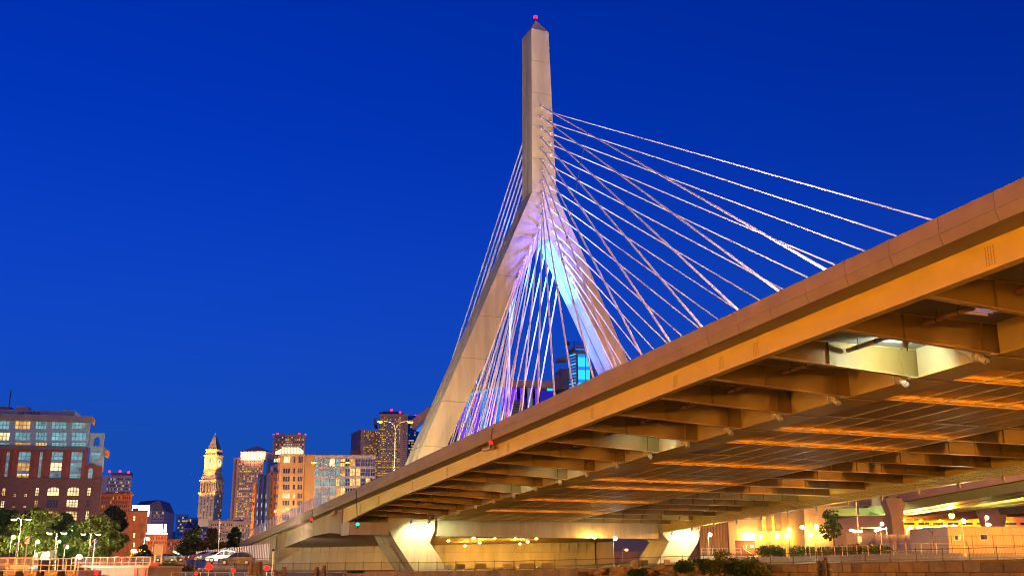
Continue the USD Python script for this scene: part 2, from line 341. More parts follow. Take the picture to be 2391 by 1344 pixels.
# ---------------------------------------------------------------- tower
TW = BR + '/tower'; UsdGeom.Xform.Define(stage, TW)
def LO(z): z -= 3; return 27.07 - .425 * (57 - z)
def LI(z): z -= 3; return 28.14 - .456 * (48.9 - z)
def RO(z): z -= 3; return 31.2 + .44 * (57.8 - z)
def RI(z):
    z -= 3; return 29.73 + .515 * (50.18 - z) if z > 31 else 39.6 + (31 - z) * .45
def YF(z): return 108.0 - max(0, 60 - z) * .012
def YB(z): return 112.0 + max(0, 60 - z) * .022
def lift(xl0, xr0, xl1, xr1, z0, z1, core=True):
    """One concrete lift: two halves with a vertical groove on the outer faces, over a recessed core."""
    m = MB(); g = .03
    for f0, f1 in ((0, .47), (.53, 1)):
        c = []
        for z, xl, xr in ((z0 + g, xl0, xr0), (z1 - g, xl1, xr1)):
            ya, yb = YF(z) + (YB(z) - YF(z)) * f0, YF(z) + (YB(z) - YF(z)) * f1
            c += [(xl, ya, z), (xr, ya, z), (xr, yb, z), (xl, yb, z)]
        m.hexa(c)
    m.build('concrete_lift', CONC, TW)
    m = MB(); c = []
    for z, xl, xr in ((z0 - .02, xl0, xr0), (z1 + .02, xl1, xr1)):
        ya, yb = YF(z) + .05, YB(z) - .05
        c += [(xl + .06, ya, z), (xr - .06, ya, z), (xr - .06, yb, z), (xl + .06, yb, z)]
    m.hexa(c).build('joint', CONC_D, TW)
for i in range(5):
    za, zb_ = 60 + 28 * i / 5, 60 + 28 * (i + 1) / 5
    x = lambda z: (27.07, 31.2 - 1.1 * (z - 60) / 28)
    lift(*x(za), *x(zb_), za, zb_)
m = MB(); m.add([(27.07, 108, 88), (30.1, 108, 88), (30.1, 112, 88), (27.07, 112, 88), (28.68, 110, 90.75)], [[0, 1, 4], [1, 2, 4], [2, 3, 4], [3, 0, 4], [3, 2, 1], [3, 1, 0]]); m.build('pyramid_cap', CONC, TW)
lift(LO(52.4), RO(52.4), LO(60), 31.2, 52.4, 60)
zz = [52.4, 46, 39.5, 33, 26.5, 20, 13.2]
for z1, z0 in zip(zz[:-1], zz[1:]):
    lift(LO(z0), LI(z0), LO(z1), LI(z1), z0, z1); lift(RI(z0), RO(z0), RI(z1), RO(z1), z0, z1)
# struts, piers: knuckle below the deck, legs that lean in to the ground
def loft(rings, name, mat_, parent):
    m = MB()
    for a, b in zip(rings[:-1], rings[1:]): m.hexa([(a[0], a[2], a[4]), (a[1], a[2], a[4]), (a[1], a[3], a[4]), (a[0], a[3], a[4]), (b[0], b[2], b[4]), (b[1], b[2], b[4]), (b[1], b[3], b[4]), (b[0], b[3], b[4])])
    return m.build(name, mat_, parent)
PR = BR + '/pier'; UsdGeom.Xform.Define(stage, PR)
loft([(9.0, 13.9, 106, 115.5, 2.9), (6.1, 10.9, 106, 115.0, 6.9)], 'lower_leg', CONC, PR)
loft([(6.1, 10.9, 106, 115, 6.93), (5.0, 11.6, 106, 114.5, 8.6), (5.3, 11.6, 106.2, 114, 13.2)], 'knuckle', CONC, PR)
m = MB(); m.hexa([(8.75, 108.6, 3), (8.95, 108.6, 3), (8.95, 112.6, 3), (8.75, 112.6, 3), (5.95, 108.6, 6.6), (6.2, 108.6, 6.6), (6.2, 112.4, 6.6), (5.95, 112.4, 6.6)]); m.build('side_recess_panel', CONC, PR)
PR2 = BR + '/pier_001'; UsdGeom.Xform.Define(stage, PR2)
loft([(45.3, 50.0, 106, 112.6, 3.6), (48.0, 52.9, 106, 112.2, 7.4)], 'lower_leg', CONC, PR2)
loft([(48.0, 52.9, 106, 112.2, 7.43), (47.0, 53.2, 106, 112, 8.3), (46.8, 53.1, 106.2, 111.6, 11.6)], 'knuckle', CONC, PR2)
for x0, x1 in ((11.62, 17), (17.02, 23.5), (23.52, 30), (30.02, 36.5), (36.52, 41), (41.02, 46.78)):
    m = MB(); m.box(x0, x1, 107, 111.8, 7.78, 11.4); m.build('cross_beam', CONC, BR)
m = MB(); m.box(-.4, 5.0, 105.4, 110, 7.75, 9.4); m.build('outrigger_beam', CONC, BR)
BSPAN = mat('back_span_concrete', (.36, .27, .18), .88, var=.18, scale=.5, bump=.1, bscale=4.0, streak=True)
# concrete back span: box girder that reaches the abutment
ss = [111.6, 118, 124, 130, 137, 145, 154]
def zbox(s): return float(np.interp(s, [111.6, 119, 130, 154], [8.05, 8.5, 8.3, 7.1]))
m = MB(); strip(m, -.1, 52, zbox, zs, ss); m.build('concrete_box_girder', BSPAN, BR)
m = MB(); m.hexa([(-.12, 111.0, 8.1), (.4, 111.0, 8.1), (.4, 112.4, 8.1), (-.12, 112.4, 8.1), (-.12, 111.0, zs(111) - .02), (.4, 111.0, zs(111) - .02), (.4, 114, zs(114) - .02), (-.12, 114, zs(114) - .02)]); m.build('girder_end_plate', PARA, BR)
m = MB(); strip(m, -1.28, 52, zs, lambda s: zr(s) - .01, [108.1, 130, 160, 190, 222]); m.build('back_span_slab', BSPAN, BR)
m = MB(); strip(m, -.9, 52, lambda s: 3.2, zs, [156.2, 180, 222]); m.build('approach_wall', BSPAN, BR)
m = MB(); m.add([(-.9, 155.9, 3.2), (52, 155.9, 3.2), (-.9, 156.18, 3.2), (52, 156.18, 3.2), (-.9, 151, 10.9), (3, 151, 10.9)], [[0, 1, 5], [0, 5, 4], [2, 4, 5], [2, 5, 3], [0, 4, 2], [1, 3, 5]]); m.build('abutment_slope', BSPAN, BR)

# ---------------------------------------------------------------- stay cables
def stay(a, b, r, far=False):
    a, b = np.array(a, float), np.array(b, float); d = (b - a) / np.linalg.norm(b - a)
    n = max(2, int(np.linalg.norm(b - a) / 4)); an = np.arange(10) * 2 * np.pi / 10
    e1 = np.cross([0, 0, 1.0], d); e1 /= np.linalg.norm(e1); e2 = np.cross(d, e1); ring = (np.cos(an)[:, None] * e1 + np.sin(an)[:, None] * e2) * r
    v = np.vstack([a + (b - a) * k / n + ring for k in range(n + 1)]); f = [[k * 10 + i, k * 10 + (i + 1) % 10, k * 10 + 10 + (i + 1) % 10, k * 10 + 10 + i] for k in range(n) for i in range(10)]
    m = MB(); m.add(v, f); c = m.build('stay_cable', CABLE, BR, smooth=True)
    m = MB(); m.tube(a - d * .1, a + d * .8, .26, 10); m.tube(a + d * .8, a + d * 2.2, r * 1.5, 8); m.build('tower_socket', CABLE, c, smooth=40)
    return d
ANCHOR_Z = lambda s: zb(s) - .95
for i in range(17):
    s = 6.2 + 6.1 * i
    z = 74.6 - 1.81 * i
    xl = 28.75 if z > 56 else max(28.75 - (56 - z) * .42, (LO(z) + LI(z)) / 2 + .3)
    xr = 30.0 if z > 56 else min(30.0 + (56 - z) * .40, (RO(z) + RI(z)) / 2 - .2)
    y = YF(z)
    e = np.array((9.95, s, ANCHOR_Z(s))); a = np.array((xl, y, z)); d = (e - a) / np.linalg.norm(e - a)
    top = e - d * 3.2
    stay(a, top, .112); p = MB(); p.tube(top - d * .6, e - d * 1.05, .26, 14); p.tube(e - d * 1.05, e - d * .85, .34, 14); p.tube(e - d * .85, e - d * .55, .24, 12)
    ap = p.build('anchor_pipe', ANCH, BR, smooth=35)
    p = MB(); p.tube(e - d * .56, e + d * .02, .17, 14); p.build('end_cap', mat('cap_paint', (.62, .58, .48), .5), ap, smooth=35)
    p = MB()
    for q in range(10): an = q * .628; p.tube(e + np.array([math.cos(an) * .12, 0, math.sin(an) * .12]), e + np.array([math.cos(an) * .12, 0, math.sin(an) * .12]) + d * .05, .025, 5)
    p.box(10.2, 10.6, s - .05, s + .5, e[2] + .55, e[2] + .75); p.build('anchor_bracket', BOLT, ap)
    e = np.array((48.6, s, zr(s) + .6)); stay((xr, y, z - .7), e, .098)
    p = MB(); p.tube(e + (np.array((xr, y, z)) - e) * .03, e + (np.array((xr, y, z)) - e) * .001, .24, 10); p.build('anchor_pipe', ANCH, BR)
for i in range(16):
    z = 74.6 - 1.81 * i; s = 188 - 4.4 * i
    xl = 28.75 if z > 56 else 28.75 - (56 - z) * .42
    xr = 30.0 if z > 56 else 30.0 + (56 - z) * .40
    for x, t in ((xl, 28.6), (xr, 30.2)):
        stay((x, YB(z), z), (t, s, zr(s) + .3), .12)
# cross ties between the near stays: thin ropes with clamps
def on_stay(i, f, near=True):
    s = 6.2 + 6.1 * i; z = 74.6 - 1.81 * i
    xl = 28.75 if z > 56 else max(28.75 - (56 - z) * .42, (LO(z) + LI(z)) / 2 + .3)
    xr = 30.0 if z > 56 else min(30.0 + (56 - z) * .40, (RO(z) + RI(z)) / 2 - .2)
    a = np.array((xl if near else xr, YF(z), z)); e = np.array((9.95, s, ANCHOR_Z(s)) if near else (48.6, s, zr(s) + .6)); return a + (e - a) * f
pts = [on_stay(i, f) for i, f in zip(range(0, 10), (.26, .265, .275, .29, .31, .335, .365, .40, .45, .52))]
m = MB()
for a, b in zip(pts[:-1], pts[1:]):
    n = int(np.linalg.norm(b - a) / .5); m.tube(a, b, .022, 5)
    for j in range(1, n): q = a + (b - a) * j / n; m.sphere(q, .055, 0)
for q in pts: m.sphere(q, .19, 1)
m.build('cross_tie', DARKMETAL, BR)
pts = [on_stay(0, .82, False), on_stay(1, .855, False), on_stay(2, .90, False)]
m = MB(); m.path(pts, .03, 5)
for q in pts: m.sphere(q, .19, 1)
m.build('cross_tie', DARKMETAL, BR)
# ---------------------------------------------------------------- lamps
C_SOD, C_WARM, C_WHITE, C_GREEN, C_YEL = (1.0, .365, .004), (1.0, .62, .25), (1.0, .93, .78), (.90, 1.0, .52), (1.0, .72, .2)
def spot(path, pos, target, color, I, cone=60, soft=.5, r=.1):
    l = UsdLux.SphereLight.Define(stage, numbered(path, 'lamp_light')); l.CreateRadiusAttr(r); l.CreateIntensityAttr(float(I / (math.pi * r * r))); l.CreateColorAttr(Gf.Vec3f(*color))
    o = LOC['/'.join(path.split('/')[:3])][0]; d = np.array(target, float) - pos; d /= np.linalg.norm(d)
    q = Gf.Rotation(Gf.Vec3d(0, 0, -1), Gf.Vec3d(*map(float, d))).GetQuat()
    x = UsdGeom.Xformable(l); x.AddTranslateOp().Set(Gf.Vec3d(*map(float, np.array(pos) - o))); x.AddOrientOp().Set(Gf.Quatf(q))
    sh = UsdLux.ShapingAPI.Apply(l.GetPrim()); sh.CreateShapingConeAngleAttr(float(cone)); sh.CreateShapingConeSoftnessAttr(float(soft))
def flood(pos, target, color, I, label, cone=50, group=None, size=.28, lens=40.0, soft=.5, r=.1):
    pos = np.array(pos, float); d = np.array(target, float) - pos; d /= np.linalg.norm(d)
    t = thing('floodlight', label, 'floodlight', pos, group)
    m = MB(); m.tube(pos - d * .45, pos - d * .02, size * .55, 12, r2=size); m.tube(pos - d * .45, pos - d * .55, size * .5, 10, r2=size * .3); m.build('housing', GALV, t)
    m = MB(); m.tube(pos - d * .015, pos, size * .9, 12); m.build('lens', emit('lens_%.2f_%.2f_%.2f_%g' % (*color, lens), color, lens), t)
    m = MB(); m.tube(pos - d * .3, pos - d * .3 - UP * .5, .04, 6); m.build('bracket', DARKMETAL, t)
    spot(t, pos + d * (.12 + r), target, color, I, cone, soft, r); return t

# floods that light the tower
flood((13.0, 74, zr(74) + .55), (29, 108, 74), (1, .80, .30), 820, 'floodlight on the deck before the tower, left of the two lighting its spire', 17, 'tower floodlights')
flood((39.0, 76, zr(76) + .55), (29.5, 108, 70), (1, .80, .30), 600, 'floodlight on the deck before the tower, right of the two lighting its spire', 17, 'tower floodlights')
flood((.2, 100, zr(100) + .45), (11, 110, 24), (1, .82, .36), 340, 'floodlight on the ramp edge lighting the outer side of the left tower leg', 40, 'tower floodlights')
flood((-.2, 86, zr(86) + .45), (16, 110, 42), (1, .74, .3), 240, 'floodlight on the ramp edge lighting the upper outer side of the left tower leg', 28, 'tower floodlights')
flood((20.5, 110.2, zr(110) + .5), (38.0, 110.3, 36), (.16, .16, 1.0), 900, 'violet-blue floodlight at the left leg foot aimed across at the right leg', 32, 'blue floodlights')
flood((LI(40) + .7, 110.2, 40), (31.0, 110.2, 51), (.03, .42, 1.0), 900, 'cyan-blue floodlight on the inner side of the left tower leg below the crotch', 42, 'blue floodlights')
flood((LI(30) + .7, 110.2, 30), (34.8, 110.2, 44), (.05, .22, 1.0), 900, 'blue floodlight on the inner side of the left tower leg half way up', 36, 'blue floodlights')
flood((27.0, 82, zr(82) + .5), (29.3, 108, 49), (.06, .05, 1.0), 9000, 'violet floodlight on the deck aimed at the front of the tower crotch', 10, 'blue floodlights', soft=1.0, r=1.6)
flood((29.5, 124, zr(124) + .5), (29.3, 150, 30), (.62, .52, 1.0), 420, 'pale violet floodlight in the median lighting the back stays', 60, 'blue floodlights')
flood((14.0, 18, zr(18) + .5), (18, 40, 50), (1, .74, .62), 1900, 'added floodlight on the deck aimed up at the stays, left one', 34, 'added stay floodlights')  # this and the next three are lamps added to brighten the stays
flood((42.0, 10, zr(10) + .5), (40, 34, 45), (1, .74, .62), 1900, 'added floodlight on the deck aimed up at the stays, right one', 36, 'added stay floodlights')
flood((28.0, 42, zr(42) + .5), (27, 66, 58), (1, .76, .70), 1500, 'added floodlight on the deck aimed up at the stays, the one nearer the tower', 32, 'added stay floodlights')
flood((4.0, 12, zr(12) + .5), (15, 38, 36), (1, .66, .50), 1100, 'added floodlight on the ramp aimed up at the near stays', 36, 'added stay floodlights')
# floods on the piers, added lights in the underside bays
for (p, tg, I, lab) in (((7.6, 103.6, 9.3), (9.8, 106, 5), 24, 'floodlight on the near pier face, left one of the pair'), ((10.0, 103.6, 9.3), (11.6, 106, 5), 24, 'floodlight on the near pier face, right one of the pair'),
                        ((4.3, 107.0, 9.0), (7.3, 110, 5), 40, 'floodlight under the outrigger beam beside the near pier'),
                        ((49.2, 103.8, 9.0), (50.0, 106, 5.5), 17, 'floodlight on the far pier face, left one of the pair'), ((51.7, 103.8, 9.0), (51.0, 106, 5.5), 17, 'floodlight on the far pier face, right one of the pair'),
                        ((44.6, 108.0, 10.2), (47.2, 109, 5.0), 35, 'floodlight beside the inner face of the far pier')):
    flood(p, tg, C_GREEN, I, lab, 75, 'pier floodlights', .2, 30.0)
for k, x, I in ((1, 7.2, 20), (6, 8.6, 2.2), (9, 8.9, .9), (11, 9.0, .6)):  # unseen lamps added inside the bays for the pale green glow
    s = 6.1 * k + 3.0
    flood((x, s, zs(s) - .7), (x + 1.2, s + 3.2, zs(s) - 1.9), (.80, 1.0, .86), I, 'added light in the steel bay %s' % {1: 'nearest the viewer, where the pale green web shows', 6: 'with the second pale green web', 9: 'with the third pale green web', 11: 'with the fourth pale green web'}[k], 80, 'added lights between the floor beams', .2, 20.0)

def beacon(pos, color, strength, r, label, cat='beacon', group=None, name='beacon_light', stem=None):
    t = thing(name, label, cat, pos, group)
    MB().sphere(pos, r, 2).build('lamp', emit('beacon_%.2f_%.2f_%.2f_%g' % (*color, strength), color, strength), t)
    m = MB(); m.tube(np.array(pos) - UP * (r + .3), np.array(pos) - UP * r * .8, r * .6, 10)
    if stem is not None: m.path(stem, .045, 6)
    m.build('bracket', DARKMETAL, t); return t
beacon((28.68, 110, 91.35), (1, .004, .03), 2.2, .34, 'red aviation beacon on the very tip of the bridge tower')
a = PXp(1146, 1033, -1.75); b = PXp(1150, 1000, -1.6)
beacon(a, (1, .006, .006), 1.6, .17, 'red navigation light hanging from the parapet right of the left tower leg', 'navigation light', 'navigation lights on the bridge', 'navigation_light', [b, b + [.6, 0, .1], b, a])
a = PXp(728, 1212, -1.75); b = PXp(730, 1189, -1.6)
beacon(a, (1, .006, .006), 1.6, .2, 'red navigation light hanging where the steel girder meets the concrete span', 'navigation light', 'navigation lights on the bridge', 'navigation_light', [b, b + [.6, 0, .1], b, a])
a = PXp(835, 1223, -1.75); b = PXp(831, 1144, -1.6)
beacon(a, (.01, 1, .25), 1.2, .2, 'green navigation light on a long rod under the deck edge', 'navigation light', 'navigation lights on the bridge', 'navigation_light', [b, b + [.6, 0, .1], b, a])
m = MB(); q = PXp(1140, 1046, -.5)
m.tube(q + [0, -1.0, 0], q + [0, 1.1, 0], .2, 10); m.tube(q + [0, -.7, 0], q + [0, -.7, .9], .2, 10); m.build('drain_elbow', PIPE, BR)
m = MB(); q = PXp(778, 1198, -.5); m.tube(q + [0, -1.0, 0], q + [0, 1.1, 0], .22, 10); m.tube(q + [0, -.7, 0], q + [0, -.7, .8], .22, 10); m.build('drain_elbow', PIPE, BR)
q = PXp(1575, 852, -1.0)

def street_lamp(base, h, arms, color, strength, label, group=None, pole=.09, head=(.5, .18), metal=GALV, name='street_lamp', globe=None, cat='street lamp', I=None):
    """Pole, curved arms, cobra heads whose underside glows. arms: [(dx, dy)] in metres; globe: radius for a globe lamp instead."""
    base = np.array(base, float); t = thing(name, label, cat, base, group)
    m = MB(); m.tube(base, base + UP * .5, pole * 2.0, 10); m.tube(base + UP * .5, base + UP * h, pole, 10, r2=pole * .6); m.build('pole', metal, t)
    for dx, dy in arms:
        v = np.array([dx, dy, 0.0]); L = np.linalg.norm(v)
        pts = [base + UP * (h - .1)] + [base + v * f + UP * (h + g) for f, g in ((.12, .45), (.35, .8), (.65, .98), (1, 1.0))] if L > .9 else [base + UP * (h - .05), base + v * .5 + UP * (h + .15), base + v + UP * (h + .05)]
        m = MB(); m.path(pts, pole * .5, 6); arm = m.build('arm', metal, t)
        e = pts[-1]; u = v / max(L, 1e-6)
        if globe:
            MB().sphere(e - UP * globe * .9, globe, 2).build('lamp_globe', emit('globe_%.2f_%.2f_%.2f_%g' % (*color, strength), color, strength), t)
        else:
            m = MB(); m.sphere(e + u * head[0] * .5, 1, 2, (head[0] * (abs(u[0]) * .7 + .3) , head[0] * (abs(u[1]) * .7 + .3), head[1])); m.build('lamp_head', metal, t, smooth=40)
            m = MB(); m.sphere(e + u * head[0] * .5 - UP * head[1] * .75, 1, 2, (head[0] * .62 * (abs(u[0]) * .5 + .5), head[0] * .62 * (abs(u[1]) * .5 + .5), head[1] * .6)); m.build('lamp_glass', emit('sl_%.2f_%.2f_%.2f_%g' % (*color, strength), color, strength), t)
    return t
# street lamps that stand on the bridge
b = P(921, 1095, 142); b[2] = zr(b[1]); street_lamp(b, P(921, 1000, 142)[2] - b[2], [(-1.75, .5), (1.6, -.5)], (1, .26, .0), 60, 'double-armed street lamp on the bridge in front of the brown tower', 'street lamps on the bridge', .12, name='street_lamp')
b = P(767, 1165, 175); b[2] = zr(b[1]); street_lamp(b, P(767, 1092, 175)[2] - b[2], [(-2.3, .7), (2.5, -.7)], (1, .26, .0), 60, 'double-armed street lamp on the bridge in front of the glass apartment block', 'street lamps on the bridge', .12)
for s, lab in ((16, 'nearest'), (50, 'second'), (84, 'third')):
    street_lamp((37.6, s - 9, zr(s)), 10.5, [(0, 2.2)], C_SOD, 900, '%s tall sodium street lamp from the viewer on the far carriageway, hidden by the deck' % lab, 'street lamps on the bridge', .12)

# ---------------------------------------------------------------- ground, water, sea wall
WALL = [(2700, 92, 1298), (2391, 100, 1303.5), (2191, 106, 1307.5), (1991, 112, 1311.5), (1791, 118, 1316), (1591, 124, 1320.5), (1391, 129, 1326), (1191, 133, 1330.5), (985, 138, 1332.5), (804, 142, 1333), (640, 146, 1333.5), (380, 152, 1338), (0, 160, 1340), (-500, 170, 1340)]
WP = np.array([P(u, v, D) for u, D, v in WALL])
def wall_at(u):
    us = [w[0] for w in WALL][::-1]; return np.array([np.interp(u, us, WP[::-1, i]) for i in range(3)])
GROUND = mat('ground_soil', (.11, .10, .07), .95, var=.3, scale=.3, bump=.3, bscale=4)
GRASSM = mat('lawn', (.06, .09, .025), .95, var=.35, scale=1.5, bump=.5, bscale=20)
PAVE = mat('paving', (.27, .24, .21), .9, var=.15, scale=1.0)
WATER = usdkit.material(stage, '/World/Looks/river_water', {'g': ('geometry', {}), 'n': ('noise_texture', {'scale': 1.3, 'detail': 4.0}), 'b': ('bump', {'strength': .25, 'distance': .1}),
    'p': ('principled_bsdf', {'base_color': (.01, .018, .025), 'roughness': .06})}, [('g.position', 'n.vector'), ('n.fac', 'b.height'), ('b.normal', 'p.normal')], surface='p.BSDF')
MB().box(-400, 300, -300, 400, -.5, 0).build('river', WATER, kind='structure')
m = MB(); back = FWD * 3.0
n = len(WP); v = []
for p in WP: v += [p + FWD * .3 - UP * .05, p + FWD * 60 * 1.0, p + FWD * 400, p + FWD * 6000 + (p - EYE) * [20, 20, 0]]
v = np.array(v).reshape(n, 4, 3)
for i in range(n):
    for j in range(1, 4): v[i, j, 2] = max(ground_z(v[i, j, 0]), v[i, 0, 2] if j == 1 else 0) if j < 3 else 3.2
f = []
for i in range(n - 1):
    for j in range(3): f.append([i * 4 + j, i * 4 + j + 1, (i + 1) * 4 + j + 1, (i + 1) * 4 + j])
m.add(v.reshape(-1, 3), f); m.build('ground', GROUND, kind='structure')
m = MB(); v = []
for p in WP: v += [p + FWD * .45 - UP * .02, p + FWD * 4.6 + UP * .03]
m.add(v, [[2 * i, 2 * i + 1, 2 * i + 3, 2 * i + 2] for i in range(n - 1)]); m.build('promenade_path', PAVE, kind='structure')
m = MB(); v = []
for p in WP[:6]: v += [p + FWD * 4.7 + UP * .035, p + FWD * 14 + UP * .25]
m.add(v, [[2 * i, 2 * i + 1, 2 * i + 3, 2 * i + 2] for i in range(5)]); m.build('lawn', GRASSM, kind='stuff')

# sea wall of granite blocks (right), riprap (middle), concrete (left)
STONE = [mat('granite_block_%s' % k, c, .85, var=.22, scale=1.2, bump=.35, bscale=8) for k, c in (('warm', (.46, .34, .19)), ('grey', (.40, .32, .22)), ('brown', (.42, .29, .16)), ('dark', (.30, .22, .14)))]
SW = thing('sea_wall', 'rough granite block sea wall below the promenade railing at lower right', 'sea wall', wall_at(2100) * [1, 1, 0])
segs = np.array([wall_at(u) for u in np.linspace(2700, 1690, 40)]); seg_l = np.r_[0, np.cumsum(np.linalg.norm(np.diff(segs[:, :2], axis=0), axis=1))]
def along(d, off=0.0, z=None):
    p = np.array([np.interp(d, seg_l, segs[:, i]) for i in range(3)])
    return p + (-FWD) * off if z is None else np.array([*(p + (-FWD) * off)[:2], z])
m = MB()
for a, b in zip(seg_l[:-1], seg_l[1:]):
    pa, pb = along(a), along(b); q = lambda p, o, z: np.array([*(p - FWD * o)[:2], z])
    m.hexa([q(pa, -.25, 0), q(pb, -.25, 0), q(pb, -1.2, 0), q(pa, -1.2, 0), q(pa, -.25, pa[2] - .2), q(pb, -.25, pb[2] - .2), q(pb, -1.2, pb[2] - .2), q(pa, -1.2, pa[2] - .2)])
m.build('core', mat('wall_core', (.08, .07, .06), .95), SW)
def blocks(z0, z1, top=False, cap=False):
    d = rng.uniform(0, .6)
    while d < seg_l[-1] - .3:
        L = min(rng.uniform(.9, 2.3) if not cap else 2.9, seg_l[-1] - d); a, b = d + .04, d + L - .04
        o0, o1 = rng.uniform(.02, .12), rng.uniform(.02, .12)
        if cap: o0 = o1 = .12
        pa, pb = along(a), along(b); ta = pa[2] - .16 if top else z1; tb = pb[2] - .16 if top else z1; ba = bb = z0
        if cap: ta, tb, ba, bb = pa[2], pb[2], pa[2] - .15, pb[2] - .15
        if min(ta - ba, tb - bb) > .06:
            q = lambda p, o, z: np.array([*(p - FWD * o)[:2], z]); e = .03 if not cap else .01; mm = MB()
            c = [q(pa, o0, ba), q(pb, o1, bb), q(pb, -.3, bb), q(pa, -.3, ba), q(pa, o0, ta), q(pb, o1, tb), q(pb, -.3, tb), q(pa, -.3, ta)]
            # front face pillowed: inner rectangle stands proud of the arrises
            t = (c[1] - c[0]) / np.linalg.norm(c[1] - c[0]); n_ = -FWD * rng.uniform(.02, .06)
            fr = [c[0] + t * e + UP * e + n_, c[1] - t * e + UP * e + n_, c[5] - t * e - UP * e + n_, c[4] + t * e - UP * e + n_]
            fr = [x + rng.normal(0, .012, 3) for x in fr]
            mm.add(c + fr, [[3, 2, 1, 0], [4, 5, 6, 7], [1, 2, 6, 5], [2, 3, 7, 6], [3, 0, 4, 7], [0, 1, 9, 8], [1, 5, 10, 9], [5, 4, 11, 10], [4, 0, 8, 11], [8, 9, 10, 11]])
            mm.build('capstone' if cap else 'stone_block', PAVE if cap else STONE[rng.integers(4)], SW)
        d += L
zc0 = 3.02
for i in range(4): blocks(zc0 - .52 * (i + 1) + .03, zc0 - .52 * i - .03)
blocks(zc0 + .015, zc0 + .36, False) if False else blocks(zc0 + .015, 9, True)
blocks(0, 0, cap=True)
CW = thing('concrete_sea_wall', 'stained low concrete sea wall under the railing before the near pier', 'sea wall', wall_at(1000) * [1, 1, 0])
us = list(np.linspace(1400, 640, 14))
for k, (a, b) in enumerate(zip(us[:-1], us[1:])):
    pa, pb = wall_at(a), wall_at(b); g = (pb - pa) / np.linalg.norm(pb - pa) * .02; pa, pb = pa + g, pb - g; m = MB(); q = lambda p, o, z: np.array([*(p - FWD * o)[:2], z])
    m.hexa([q(pa, 0, 0), q(pb, 0, 0), q(pb, -1, 0), q(pa, -1, 0), q(pa, 0, pa[2]), q(pb, 0, pb[2]), q(pb, -1, pb[2]), q(pa, -1, pa[2])]).build('wall_panel', mat('stained_concrete', (.34, .26, .16), .9, var=.35, scale=.8, streak=True, bump=.2, bscale=6), CW)
ROCK = [mat('rock_%s' % k, c, .9, var=.3, scale=1.0, bump=.4, bscale=5) for k, c in (('rust', (.40, .24, .11)), ('brown', (.34, .22, .12)), ('grey', (.28, .22, .15)))]
RR = thing('riprap_bank', 'bank of tumbled brown boulders below the railing left of the bushes', 'riprap', wall_at(1500) * [1, 1, 0])
for i in range(150):
    u = rng.uniform(1380, 1720); w = wall_at(u); d = rng.uniform(0, 1); p = w - FWD * (d * 4.2 - .4) ; z = w[2] - .15 - d * 2.2 + rng.normal(0, .1)
    ic = trimesh.creation.icosphere(1, 1.0); v = ic.vertices * (1 + .5 * (meshkit.noise(ic.vertices * 1.3 + i * 7.1) - .5)[:, None]) * rng.uniform(.3, .75) * np.array([rng.uniform(.9, 1.6), rng.uniform(.8, 1.3), rng.uniform(.5, .8)])
    a = rng.uniform(0, 6.28); v = np.c_[v[:, 0] * math.cos(a) - v[:, 1] * math.sin(a), v[:, 0] * math.sin(a) + v[:, 1] * math.cos(a), v[:, 2]]
    MB().add(v + [p[0], p[1], z], ic.faces).build('rock', ROCK[i % 3], RR)
m = MB(); v = []
for u in np.linspace(1350, 1740, 14): w = wall_at(u); v += [w + FWD * .4 - UP * .1, w - FWD * 5 - UP * 2.8]
m.add(v, [[2 * i + 1, 2 * i + 3, 2 * i + 2, 2 * i] for i in range(13)]); m.build('bank_earth', mat('bank_earth', (.13, .09, .06), .95, var=.3), RR)

# promenade railing
RAILM = mat('bronze_railing', (.10, .07, .05), .5, metal=.3)
RL = thing('promenade_railing', 'long brown picket railing along the top of the sea wall', 'railing', wall_at(1500) * [1, 1, 0])
us = np.linspace(2700, 640, 420); pts = np.array([wall_at(u) + FWD * .35 for u in us]); L = np.r_[0, np.cumsum(np.linalg.norm(np.diff(pts[:, :2], axis=0), axis=1))]
rp = lambda d: np.array([np.interp(d, L, pts[:, i]) for i in range(3)])
np_ = int(L[-1] / 2.62); pk = MB()
for k in range(np_):
    d = k * 2.62; a, b = rp(d), rp(d + 2.62)
    m = MB(); m.tube(a, a + UP * 1.14, .045, 8); m.tube(a, a + UP * .06, .1, 8); m.sphere(a + UP * 1.16, .06, 1); m.build('post', RAILM, RL)
    m = MB()
    m.tube(a + UP * 1.08, b + UP * 1.08, .032, 6); m.build('top_rail', RAILM, RL)
    m = MB(); m.tube(a + UP * .16, b + UP * .16, .022, 6); m.build('bottom_rail', RAILM, RL)
    for j in range(1, 20): q = a + (b - a) * j / 20; pk.tube(q + UP * .16, q + UP * 1.06, .011, 4, caps=False)
pk.build('picket', RAILM, RL, kind='stuff')

# ---------------------------------------------------------------- abutment wall behind the pier, with ribs
AB = Face(640, 190, 0); ABM = mat('abutment_concrete', (.36, .31, .22), .9, var=.2, scale=.4, streak=True, bump=.1, bscale=4)
AW = thing('abutment_wall', 'tall ribbed concrete retaining wall under the back span behind the near pier', 'retaining wall', AB.pt(20, 3.2))
a1 = AB.az(1392, 1300)[0]
W_ = 1.53; n = int(a1 / W_)
for i in range(n):
    m = MB(); AB.box(m, i * W_ + .01, (i + 1) * W_ - .01, 3.0, 6.35, -.5, 0); m.build('lower_panel', ABM, AW)
    m = MB(); AB.box(m, i * W_ + .01, (i + 1) * W_ - .01, 6.38, 9.3, -.6, -.12); m.build('upper_panel', ABM, AW)
    m = MB(); c = i * W_ + .03; g = AB.pt
    m.hexa([g(c - .07, 4.6, .02), g(c + .07, 4.6, .02), g(c + .07, 4.6, -.1), g(c - .07, 4.6, -.1), g(c - .07, 8.9, .22), g(c + .07, 8.9, .22), g(c + .07, 8.9, -.2), g(c - .07, 8.9, -.2)]); m.build('rib', ABM, AW)
